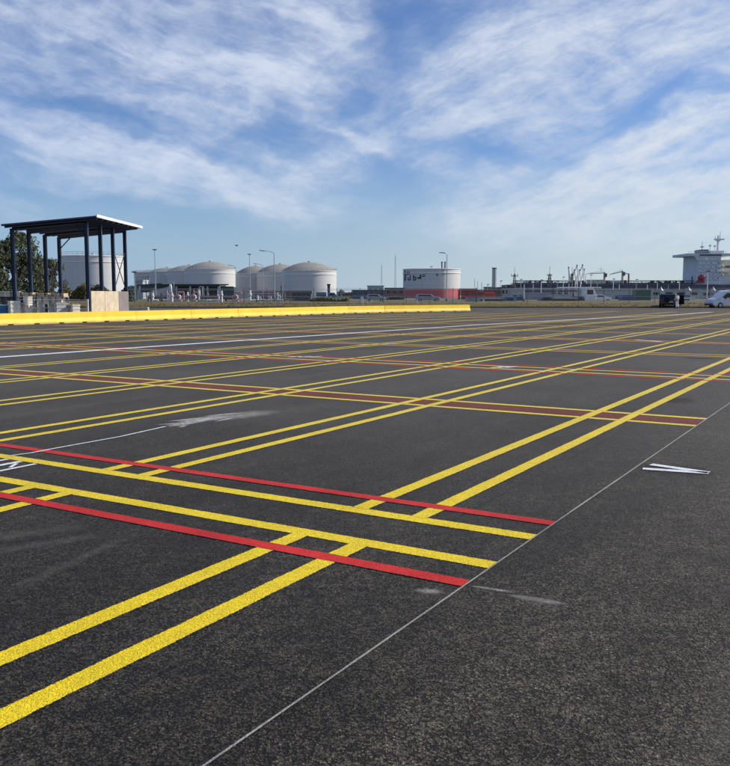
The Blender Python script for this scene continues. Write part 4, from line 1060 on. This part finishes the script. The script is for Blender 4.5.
box_vehicle('car', 'pale low car at the fence right of the white-cab truck', 'car', (UX(590, 165), 165, .2), 0, 4, 1.7, [(0, .3), (0, .8), (.5, .95), (1.1, 1.4), (2.3, 1.4), (2.9, .98), (3.9, .85), (4, .35)], 'van_white', [[(1.0, .95), (1.25, 1.32), (2.25, 1.32), (2.7, .95)]], [], [(.8, .3), (3.2, .3)], group='small cars behind the fence')
for i, u in enumerate((376, 428)):
    Lc = 4.3 if i else 3.4
    tt = box_vehicle('car', ['low grey car on the road behind the barrier near the blue shed', 'low silver estate car on the road below the red-band tank'][i], 'car', (UX(u, 150)-Lc/2, 150, .35), 0, Lc, 1.75, [(0, .3), (0, .85), (.15, 1.28), (.5, 1.36), (Lc*.6, 1.36), (Lc*.75, .92), (Lc*.97, .80), (Lc, .35)], 'container_grey', [[(.35, .92), (.5, 1.27), (Lc*.58, 1.27), (Lc*.70, .92)]], [], [(.7, .3), (Lc-.75, .3)], group='small cars behind the fence')
    MB().box((Lc-.05, -.6, .62), (.12, .4, .16)).build('headlight', 'headlight', tt)
container(467, 480.5, 297.4, 140, 'container_grey', 'grey container behind the fence just right of the barrier end')
container(524, 551, 292.8, 190, 'container_grey', 'long pale grey container under the ship hull')
container(551, 571, 294.2, 185, 'pale_shed_green', 'pale green-grey container left of the white-cab truck')
container(636, 651, 289.5, 170, 'container_green', 'dark green container behind the fence left of the dark car')
container(622, 637, 295.0, 165, 'container_blue', 'blue-grey container left of the green container')
container(517, 524.5, 296.5, 160, 'container_blue', 'short dark blue container at the left end of the ship')
container(680, 690, 295, 168, 'container_blue', 'dark blue-grey container right of the dark car')
shed('warehouse', 'pale grey-green warehouse wall behind the fence below the deck cranes', 592, 638, 290.2, 210, 'pale_shed_green', 'pale_shed', dep=15, doors=3)
shed('warehouse', 'pale grey warehouse behind the dark car', 638, 700, 290.6, 220, 'pale_shed', 'pale_shed_green', dep=15, win=5)
shed('warehouse', 'pale grey warehouse behind the white van', 700, 765, 291.4, 222, 'container_grey', 'pale_shed', dep=15, win=4)
for i, u in enumerate((660.8, 688.5, 713)):
    D2 = 200; w = 2.6/853*D2; t = thing('tent_roof', ['small pale pointed tent left of the dark car roof', 'pale pointed tent against the dark hull left of the superstructure', 'pale pointed tent below the ship superstructure'][i], 'tent', (UX(u, D2), D2, .5), group='pale tents along the quay'); h0 = VZ(290.5, D2)-.5; h1 = VZ(286.3, D2)-.5
    MB().lathe([(w*1.1, h0), (w*.45, h0+(h1-h0)*.45), (0, h1)], 4).build('canopy', 'galv', t)
    for k in range(4): MB().bar((w*math.cos(k*math.pi/2), w*math.sin(k*math.pi/2), 0), (w*math.cos(k*math.pi/2), w*math.sin(k*math.pi/2), h0), .05, 5).build('leg', 'galv', t)
# red pipe racks and process gear between the lettered tank and the ship
for i, (u0, u1, v0, v1, D2, mats) in enumerate(((459, 476, 289.2, 296, 200, ['red_steel', 'container_rust']), (471, 492, 290.2, 297, 190, ['red_steel', 'red_steel', 'steel_dark']), (484, 494, 293.5, 298, 180, ['red_steel']))):
    pipe_rack('pipe_rack', ['red pipe rack touching the lettered tank', 'dense red pipe rack left of the chimney', 'low red pipe rack at the foot of the chimney'][i], u0, u1, v0, v1, D2, mats, 6, post='red_steel')
container(462, 474, 289.6, 205, 'red_steel', 'faded red container behind the red pipe rack beside the lettered tank')
container(474.5, 484, 291, 196, 'container_rust', 'rust brown container inside the dense red pipe rack')
container(484.5, 492, 292.5, 194, 'red_steel', 'short red container at the right end of the red pipe racks')
shed('control_house', 'grey-brown control house right of the chimney', 493, 501, 288.4, 230, 'brick_brown', 'galv_dark', dep=6, win=2)
shed('control_house', 'pale control house between the chimney and the mast', 501, 513, 288, 235, 'pale_shed', 'slate', dep=6, win=3)
shed('control_house', 'pale green plant building under the first mast', 511, 524, 289.4, 225, 'pale_shed_green', 'pale_shed', dep=6, doors=2)
shed('control_house', 'dark process house on the skyline left of the chimney', 486, 493, 287.6, 300, 'slate', 'slate', dep=6)
hedge('hedge', 'dark bush on the skyline between the chimney and the ship', 503, 517, 283.2, 330, 'leaf_dark', 900)
pipe_rack('pipe_rack', 'dark pipe rack along the quay below the ship deck', 500, 592, 288.6, 293, 260, ['galv', 'slate', 'pale_shed'], 4)
# loading arms
for i, (u, v0, lean, v1) in enumerate(((568.3, 267.5, -.3, 292), (571.8, 270.0, 2.0, 292), (575.0, 265.2, 1.8, 292), (578.4, 270, 1.5, 292), (581.4, 264.8, 1.9, 292), (584.6, 269, 1.3, 292))):
    D2 = 330; z1 = VZ(v0, D2)-.5; t = thing('loading_arm', ['leftmost, nearly upright loading arm on the jetty', 'second loading arm from the left, shorter than its neighbours', 'third loading arm from the left with high tip', 'fourth loading arm from the left, low tip', 'fifth loading arm from the left with the highest tip', 'rightmost loading arm beside the deck crane'][i], 'loading arm', (UX(u, D2)-lean*.5, D2+i*.8, .5), group='loading arms on the jetty')
    MB().bar((0, 0, 0), (0, 0, z1*.62), .2, 8).build('riser', 'white_paint', t)
    MB().bar((0, 0, z1*.60), (lean, 0, z1), .2, 6).bar((.25, 0, z1*.60), (lean, 0, z1), .07, 5).build('upper_arm', 'white_paint', t)
    MB().bar((lean, 0, z1), (lean+.9, 0, z1*.50), .2, 6).build('outer_arm', 'white_paint', t)
    MB().box((lean, 0, z1), (.5, .5, .5)).build('swivel', 'galv_dark', t, bevel=.08)
    MB().box((-.5*lean-.1, 0, z1*.5), (.5, .5, .8)).bar((-.5*lean-.1, 0, z1*.5), (0, 0, z1*.6), .1, 5).build('counterweight', 'galv_dark', t)

# thin poles and pipe racks along the jetty
for i, (u, v) in enumerate(((487.5, 284.5), (500.5, 281), (506, 285), (520.5, 279.5), (533, 283.5), (541, 280), (557, 281.5), (563, 277), (590.5, 275), (597, 281), (613, 279), (619, 283.5), (636, 279.5), (647, 284), (657, 281.5), (668, 285), (679, 281.5))):
    Dq = 250+7*(i % 5); h = VZ(v, Dq)-.5
    where = ['left of the chimney', 'just right of the chimney', 'above the control houses', 'left of the cross-arm mast end of the ship', 'at the first white lamp post', 'before the dark hull left of the platform mast', 'right of the platform mast', 'just left of the loading arms', 'just right of the loading arms', 'left of the first deck crane post', 'between the two deck cranes', 'left of the second deck crane post', 'right of the second deck crane', 'behind the green container', 'right of the green container', 'behind the dark car', 'left of the superstructure'][i]
    t = thing('jetty_pole', 'thin pale jetty pole ' + where, 'pole', (UX(u, Dq), Dq, .5), group='thin pale poles along the jetty')
    MB().bar((0, 0, 0), (0, 0, h), .13, 6, .08).build('pole', 'white_paint' if i % 3 else 'galv', t); MB().box((.15, 0, h), (.7, .3, .2)).build('floodlight', 'galv_dark', t)
pipe_rack('pipe_rack', 'white and red pipe rack on the jetty under the loading arms', 556, 600, 287.6, 292, 280, ['white_paint', 'red_steel', 'galv'], 4, post='pale_shed')
pipe_rack('pipe_rack', 'white pipe rack on the jetty between the deck cranes and the superstructure', 604, 690, 288.6, 291.5, 285, ['pale_shed', 'galv', 'ship_deck'], 3, post='pale_shed')
# ------------------------------------------------------------------ tanker ship
D = 455
X = lambda u: UX(u, D); Z = lambda v: VZ(v, D)
ship = thing('tanker_ship', 'moored tanker with long dark hull, deck pipes and tall grey superstructure', 'ship', (X(650), D+14, -1.2))
ox, oz = X(650), -1.2
xs_ = lambda u: X(u)-ox; zs = lambda v: Z(v)-oz
b = MB()
zd = zs(284.6)
sec = [(xs_(508), 9, .3), (xs_(516), 12, .8), (xs_(530), 14, 1), (xs_(700), 14, 1), (xs_(760), 13.5, 1), (xs_(790), 9, .9)]
rings = []
for x, hw, kk in sec: rings.append([b.bm.verts.new((x, y, z)) for y, z in ((-hw, zd), (-hw*kk, 0), (hw*kk, 0), (hw, zd))])
for A, B_ in zip(rings, rings[1:]):
    for i in range(4): b.bm.faces.new((A[i], A[(i+1) % 4], B_[(i+1) % 4], B_[i]))
b.bm.faces.new(rings[0]); b.bm.faces.new(rings[-1][::-1]); b.build('hull', 'ship_hull', ship)
MB().b2(xs_(512), xs_(690), -13.9, -13.6, zd+.02, zs(283.6)).build('bulwark', 'ship_dark', ship)
b = MB()
for k, (y, z, r_) in enumerate(((-8, zs(283.4), .35), (-6, zs(283.2), .3), (-4, zs(283.6), .4), (-10, zs(282.9), .18), (-9.5, zs(280.6), .2))):
    b.bar((xs_(517), y, z), (xs_(697), y, z), r_, 6)
b.build('deck_pipes', 'ship_deck', ship)
b = MB(); x = xs_(518); rnd = random.Random(4)
while x < xs_(696):
    b.bar((x, -11, zd), (x, -11, zs(281.2)), .12, 4); b.b2(x-.15, x+.15, -11, -2, zs(281.7), zs(281.4)); x += rnd.uniform(1.6, 2.6)
b.build('pipe_supports', 'ship_dark', ship)
b = MB(); rnd = random.Random(8)
for i in range(95):
    u = rnd.uniform(517, 696); hh = rnd.uniform(.6, 2.6); ww = rnd.uniform(.3, 1.4); y = rnd.uniform(-10, 6); b.b2(xs_(u), xs_(u)+ww, y, y+ww, zd, zd+hh)
b.build('deck_fittings', 'ship_deck', ship)
b = MB(); b.b2(xs_(516), xs_(560), -4, -3.2, zs(280.9), zs(280.2)); b.b2(xs_(560), xs_(697), -4, -3.2, zs(280.8), zs(280.2)); b.build('catwalk', 'ship_dark', ship)
b = MB(); b.b2(xs_(518), xs_(586), -12, -9, zd, zs(283.1)); b.build('deck_house', 'ship_hull', ship)
# hose cranes amidships
for (uc, v0, uj, vj, u2) in ((606.6, 271.8, 588.2, 273.6, 592.5), (624.8, 270.4, 611.5, 274.4, None)):
    c_ = MB(); c_.bar((xs_(uc), -9, zd), (xs_(uc), -9, zs(v0)), .75, 10, .5); cr = c_.build('deck_crane', 'crane_cream', ship)
    j = MB(); p, q = Vector((xs_(uc), -9, zs(v0+.8))), Vector((xs_(uj), -9, zs(vj)))
    j.bar(p, q, .34, 5, .2); j.bar(p+Vector((0, 0, 1.2)), q, .08, 4); j.bar((xs_(uj), -9, zs(vj)), (xs_(uj), -9, zs(279)), .06, 4); j.build('jib', 'crane_cream', cr)
    MB().box((xs_(uc)+.3, -9.6, zs(v0+3.2)), (1.5, 1.5, 2.0)).build('crane_cab', 'ship_dark', cr, bevel=.1)
MB().bar((xs_(631.6), -8, zd), (xs_(631.6), -8, zs(274)), .45, 8).bar((xs_(625), -8.5, zs(273.2)), (xs_(632), -8, zs(273.6)), .25, 5).build('derrick_post', 'ship_deck', ship)
MB().bar((xs_(604.5), -6, zs(272)), (xs_(604.5), -6, zs(266.5)), .12, 5).bar((xs_(601.5), -6, zs(268.8)), (xs_(607.5), -6, zs(268.8)), .09, 4).build('foremast', 'ship_grey', ship)
MB().b2(xs_(588), xs_(606), -11, -6, zd, zs(279.6)).build('manifold_house', 'crane_cream', ship); MB().b2(xs_(612), xs_(622), -10, -6, zd, zs(280.2)).build('manifold_house', 'ship_grey', ship)
# superstructure
sup = MB().b2(xs_(698.6), xs_(721.2), -12, 10, zd+.01, zs(253.6)).build('superstructure', 'ship_grey', ship, bevel=.15)
MB().b2(xs_(721.25), xs_(765), -10, 9, zd+.01, zs(275.5)).build('aft_house', 'ship_grey', ship)
MB().b2(xs_(687.6), xs_(735), -12.6, 10.6, zs(255.8), zs(253.2)).build('bridge_deck', 'ship_grey', sup)
MB().prism([(xs_(693.5), zs(255.85)), (xs_(698.5), zs(255.85)), (xs_(698.5), zs(261.0))], -12.3, -11.6).build('wing_bracket', 'ship_grey', sup)
MB().b2(xs_(699), xs_(721), -12.63, -12.605, zs(255.6), zs(254.2)).build('bridge_windows', 'glass_dark', sup)
b = MB()
for v in (260.5, 264.5, 268.4, 272.2, 276.3, 280):
    b.b2(xs_(698.2), xs_(721.6), -12.25, -12.005, zs(v)-.1, zs(v)+.12)
b.build('deck_edges', 'pale_shed', sup)
for v in (262.6, 266.5, 270.4, 274.3, 278.2):
    for i in range(8):
        if (i*3+int(v)) % 5 < 3: continue
        u = 701+2.5*i; MB().b2(xs_(u), xs_(u)+.5, -12.04, -12.004, zs(v)-.22, zs(v)+.22).build('porthole', 'glass_dark', sup)
MB().b2(xs_(705.6), xs_(708), -12.045, -12.003, zs(260), zs(257.6)).build('bright_opening', 'white_paint', sup)  # brightness of an opening, painted as a white panel
MB().b2(xs_(705.6), xs_(713), -6, 4, zs(252.98), zs(248.6)).build('wheelhouse_top', 'ship_dark', sup, bevel=.1)
MB().b2(xs_(713.1), xs_(727), -8, 4, zs(252.98), zs(250)).build('monkey_island', 'ship_grey', sup, bevel=.1)
b = MB()
for i in range(18): u = 688+2.2*i; b.bar((xs_(u), -12.5, zs(253)), (xs_(u), -12.5, zs(251.2)), .05, 4)
b.bar((xs_(688), -12.5, zs(251.2)), (xs_(726), -12.5, zs(251.2)), .05, 4); b.bar((xs_(688), -12.5, zs(252)), (xs_(726), -12.5, zs(252)), .04, 4); b.build('bridge_rail', 'ship_grey', sup)
mst = MB().bar((xs_(709), -2, zs(248.6)), (xs_(709), -2, zs(240)), .28, 6, .12).build('radar_mast', 'ship_grey', ship)
MB().b2(xs_(707.2), xs_(710.8), -2.3, -1.7, zs(246), zs(245.2)).build('radar_bar', 'ship_dark', mst)
mst = MB().bar((xs_(725), -2, zs(250)), (xs_(725), -2, zs(234)), .65, 8, .4).bar((xs_(726.6), -2, zs(238)), (xs_(727.2), -2, zs(229.8)), .25, 5, .1).build('main_mast', 'ship_grey', ship)
MB().b2(xs_(721.2), xs_(731), -2.6, -1.4, zs(238.6), zs(237.2)).prism([(xs_(722), zs(238.6)), (xs_(728), zs(238.6)), (xs_(725), zs(241.4))], -2.2, -1.8).bar((xs_(722), -2, zs(237)), (xs_(722), -2, zs(234.8)), .15, 5).build('crosstree', 'ship_grey', mst)
for u, v in ((716.3, 244.5), (721.2, 245)): MB().bar((xs_(u), -3, zs(250)), (xs_(u), -3, zs(v)), .16, 5).box((xs_(u), -3, zs(v)), (.9, .9, .9)).build('antenna', 'ship_grey', ship)
fn = MB().prism([(xs_(722.4), zs(275.4)), (xs_(723.2), zs(262)), (xs_(727), zs(259.5)), (xs_(741), zs(259)), (xs_(742), zs(275.4))], -9, 4).build('funnel', 'funnel_cream', ship, bevel=.3)
MB().b2(xs_(723), xs_(742), -9.2, 4.2, zs(267.6), zs(265.4)).build('funnel_band', 'ship_dark', fn)
MB().b2(xs_(721.6), xs_(724), -11, -9.3, zs(268.5), zs(267.5)).b2(xs_(721.4), xs_(732), -11.5, -9.3, zs(272.4), zs(271.6)).build('platform', 'ship_grey', ship)
lb = MB().lathe([(0, -3.2), (.7, -2.8), (1.15, -1.6), (1.25, 0), (1.15, 1.6), (.7, 2.8), (0, 3.2)], 16).build('lifeboat', 'lifeboat_red', ship, smooth=True, loc=(xs_(701), -13.7, zs(277.6)))
lb.rotation_euler = (0, math.pi/2, 0); lb.scale = (1.15, 1, .62)
MB().b2(xs_(696.6), xs_(704.5), -13.4, -12.3, zs(282.9), zs(280.4)).build('boat_deck', 'lifeboat_red', ship)
for v in (262.5, 267, 271.5):
    o = MB().b2(xs_(719), xs_(724.5), -13.4, -10.5, zs(v)-.12, zs(v)+.12).build('side_platform', 'ship_grey', sup)
    b = MB()
    for i in range(6): b.bar((xs_(719+1.1*i), -13.35, zs(v)), (xs_(719+1.1*i), -13.35, zs(v)+1.1), .05, 4)
    b.bar((xs_(719), -13.35, zs(v)+1.1), (xs_(724.5), -13.35, zs(v)+1.1), .05, 4); b.build('platform_rail', 'white_paint', o)
    MB().bar((xs_(720.5), -13, zs(v)), (xs_(723.5), -13, zs(v+4.4)), .22, 5).build('stair', 'ship_grey', sup)
b = MB()
for u in (696.2, 704.9): b.bar((xs_(u), -13.5, zs(281)), (xs_(u), -14.2, zs(275.4)), .16, 5); b.bar((xs_(u), -14.2, zs(275.4)), (xs_(u), -14.6, zs(276.4)), .12, 5)
b.build('davits', 'white_paint', ship)
for u in (702.5, 710, 717.5): MB().b2(xs_(u), xs_(u)+.35, -12.2, -12.01, zs(279.5), zs(256.5)).build('pipe_run', 'ship_grey', sup)
b = MB()
for i in range(26): u = 699+.85*i; b.bar((xs_(u), -12.4, zs(272.3)), (xs_(u), -12.4, zs(270.9)), .05, 4)
b.bar((xs_(699), -12.4, zs(270.9)), (xs_(721), -12.4, zs(270.9)), .05, 4); b.build('deck_rail', 'white_paint', sup)
MB().bar((xs_(694.4), -10, zd), (xs_(694.4), -10, zs(276)), .4, 6).build('vent_post', 'ship_dark', ship)

# bird over the tanks
t = thing('bird', 'small dark bird in the sky above the gap between the tank clusters', 'bird', W(236.6, 245.6, 120))
MB().lathe([(0, -.24), (.05, -.16), (.085, 0), (.06, .14), (.03, .19), (0, .24)], 10).build('body', 'feather', t, smooth=True).rotation_euler = (0, math.pi/2, 0)
for s in (-1, 1):
    b = MB(); b.face([(-.10, 0, .02), (.12, 0, .02), (.06, s*.38, .14), (-.04, s*.38, .13)]); b.face([(-.04, s*.38, .13), (.06, s*.38, .14), (-.10, s*.72, .06)]); b.build('wing', 'feather', t)
b = MB(); b.face([(.2, -.03, 0), (.2, .03, 0), (.36, .07, .01), (.36, -.07, .01)]); b.build('tail', 'feather', t)
t.rotation_euler = (0, 0, R(40))

# ------------------------------------------------------------------ light and sky
SUN_AZ, SUN_EL = R(79), R(31)        # azimuth clockwise from straight ahead
sd = Vector((math.sin(SUN_AZ)*math.cos(SUN_EL), math.cos(SUN_AZ)*math.cos(SUN_EL), math.sin(SUN_EL)))
sun = bpy.data.lights.new('sun', 'SUN'); sun.energy = 5.0; sun.angle = R(.53); sun.color = (1, .93, .82)
so = bpy.data.objects.new('sun', sun); COL.objects.link(so); so.rotation_euler = sd.to_track_quat('Z', 'Y').to_euler(); so.location = sd*200

world = bpy.data.worlds.new('World'); scene.world = world; world.use_nodes = True
wt = NT(world.node_tree)
bg = world.node_tree.nodes['Background']
sky = wt.new('ShaderNodeTexSky'); sky.sky_type = 'NISHITA'; sky.sun_disc = False
sky.sun_elevation = SUN_EL; sky.sun_rotation = SUN_AZ; sky.altitude = 0; sky.air_density = 1.0; sky.dust_density = .6; sky.ozone_density = 2.0
dirv = wt.new('ShaderNodeTexCoord').outputs['Generated']
dx, dy, dz = wt.sep(dirv)
az = wt.m('MULTIPLY', wt.m('ARCTAN2', dx, dy), 57.29578); el = wt.m('MULTIPLY', wt.m('ARCSINE', dz), 57.29578)
def DEG(u, v):
    p = W(u, v, 100)-Vector((0, 0, H)); p.normalize()
    return math.degrees(math.atan2(p.x, p.y)), math.degrees(math.asin(p.z))
# warp
wn = wt.new('ShaderNodeTexNoise'); wt.put(wn.inputs['Vector'], wt.comb(wt.m('MULTIPLY', az, .11), wt.m('MULTIPLY', el, .17), 3.7)); wn.inputs['Scale'].default_value = 1; wn.inputs['Detail'].default_value = 4; wn.inputs['Roughness'].default_value = .58
wr = wt.sep(wn.outputs['Color'])
az2 = wt.m('ADD', az, wt.m('MULTIPLY', wt.m('SUBTRACT', wr[0], .5), 10.0)); el2 = wt.m('ADD', el, wt.m('MULTIPLY', wt.m('SUBTRACT', wr[1], .5), 6.0))
def blob(u, v, su, sv, rot, amp):
    """soft elliptical region of the sky, centred on a compass direction"""
    a0, e0 = DEG(u, v); k = 57.29578/F; c, s = math.cos(R(rot)), math.sin(R(rot))
    da = wt.m('SUBTRACT', az2, a0); de = wt.m('SUBTRACT', el2, e0)
    x = wt.m('MULTIPLY', wt.m('ADD', wt.m('MULTIPLY', da, c), wt.m('MULTIPLY', de, s)), 1/(su*k))
    y = wt.m('MULTIPLY', wt.m('SUBTRACT', wt.m('MULTIPLY', de, c), wt.m('MULTIPLY', da, s)), 1/(sv*k))
    r = wt.m('ADD', wt.m('MULTIPLY', x, x), wt.m('MULTIPLY', y, y))
    return wt.m('MULTIPLY', wt.m('POWER', 2.71828, wt.m('MULTIPLY', r, -1.)), amp)
BLOBS = [
 # cloud
 (130, 45, 210, 75, 0, .34), (250, 75, 90, 40, 25, .16), (120, 165, 170, 26, -8, .28), (270, 190, 120, 24, -10, .30), (60, 125, 60, 12, -20, .10),
 (325, 120, 55, 9, -30, .30), (350, 150, 60, 16, 10, .22), (560, 60, 190, 85, 5, .36), (450, 120, 60, 30, -10, .14), (650, 150, 110, 34, 14, .30),
 (475, 215, 60, 24, 0, .24), (600, 215, 150, 38, 10, .26), (440, 165, 34, 8, -15, .16), (690, 70, 80, 40, 15, .12),
 (590, 235, 170, 26, 4, .22), (300, 205, 70, 14, -14, .16),
 # clear
 (402, 18, 46, 40, 20, -.42), (335, 85, 55, 26, 20, -.30), (275, 138, 48, 22, 10, -.40), (60, 112, 90, 10, -8, -.36), (25, 155, 60, 9, -10, -.26), (110, 205, 110, 8, -10, -.16),
 (520, 152, 60, 10, -2, -.34), (655, 103, 90, 11, 14, -.42), (385, 205, 60, 44, 0, -.42), (700, 172, 50, 7, 0, -.22), (345, 110, 30, 20, 0, -.12), (250, 252, 240, 30, 0, -.40), (390, 95, 20, 26, 0, -.20), (440, 262, 120, 22, 0, -.14), (320, 150, 40, 9, 8, -.2),
]
cov = None
for bl in BLOBS:
    g_ = blob(*bl); cov = g_ if cov is None else wt.m('ADD', cov, g_)
cov = wt.m('MULTIPLY', cov, 1.4)
# fibrous cirrus: stretched noise, running down to the right on the left, up to the right on the right
az3 = wt.m('ADD', az, wt.m('MULTIPLY', wt.m('SUBTRACT', wr[0], .5), 3.6)); el3 = wt.m('ADD', el, wt.m('MULTIPLY', wt.m('SUBTRACT', wr[1], .5), 2.2))
def fibre(rot, sx, sy, seed, det=9, rough=.62):
    c, s = math.cos(R(rot)), math.sin(R(rot))
    x = wt.m('ADD', wt.m('MULTIPLY', az3, c), wt.m('MULTIPLY', el3, s)); y = wt.m('SUBTRACT', wt.m('MULTIPLY', el3, c), wt.m('MULTIPLY', az3, s))
    return wt.noise(wt.comb(wt.m('MULTIPLY', x, sx), wt.m('MULTIPLY', y, sy), seed), 1.0, det, rough, .3)
side = wt.smooth(az, -6, 4)
def pair(rl, rr, sx, sy, seed, det, rough):
    return wt.sep(wt.mix(side, fibre(rl, sx, sy, seed, det, rough), fibre(rr, sx, sy, seed+4.4, det, rough)))[0]
low = pair(-12, 16, .06, .22, 1.3, 4, .55)
mid_ = pair(-16, 19, .12, .62, 6.1, 12, .64)
thin = pair(-20, 24, .22, 1.3, 2.7, 10, .68)
puff = wt.noise(wt.comb(wt.m('MULTIPLY', az3, .50), wt.m('MULTIPLY', el3, .95), 2.2), 1.0, 12, .64)
base_ = wt.smooth(wt.m('ADD', wt.m('ADD', cov, .37), wt.m('MULTIPLY', wt.m('SUBTRACT', low, .5), 1.5)), -.25, 1.15)
# feathered detail: soft inside the sheets, torn into fibres towards the gaps
det_ = wt.m('ADD', wt.m('ADD', wt.m('MULTIPLY', mid_, .46), wt.m('MULTIPLY', thin, .14)), wt.m('MULTIPLY', puff, .40))
det_ = wt.smooth(det_, .31, .69)
torn = wt.m('POWER', det_, wt.m('SUBTRACT', 2.4, wt.m('MULTIPLY', base_, 1.7)))
alpha = wt.m('MULTIPLY', base_, wt.m('ADD', .24, wt.m('MULTIPLY', torn, .92)), clamp=True)
# elsewhere in the sky (not in the photographed sector) keep a moderate veil
alpha = wt.m('MULTIPLY', alpha, wt.smooth(el, .5, 5, .35, 1.0))
skyc = wt.new('ShaderNodeVectorMath', operation='SCALE'); wt.put(skyc.inputs[0], sky.outputs[0]); skyc.inputs['Scale'].default_value = 1
tint = wt.mix(1.0, skyc.outputs[0], (.58, .80, 1.18), 'MULTIPLY')
SKY = .10
cl_col = wt.mix(wt.smooth(az, -24, 24), (6.0, 6.8, 8.5), (6.8, 7.45, 8.5))
col = wt.mix(alpha, tint, cl_col)
# pale haze low down, brighter towards the sun side
hz = wt.smooth(el, 10.5, -1)
hcol = wt.mix(wt.smooth(az, -22, 22), (3.6, 5.2, 6.95), (6.2, 7.1, 7.6))
col = wt.mix(wt.m('MULTIPLY', hz, .8), col, hcol)
wt.put(bg.inputs['Color'], col); bg.inputs['Strength'].default_value = SKY
world.cycles.sampling_method = 'MANUAL'; world.cycles.sample_map_resolution = 512
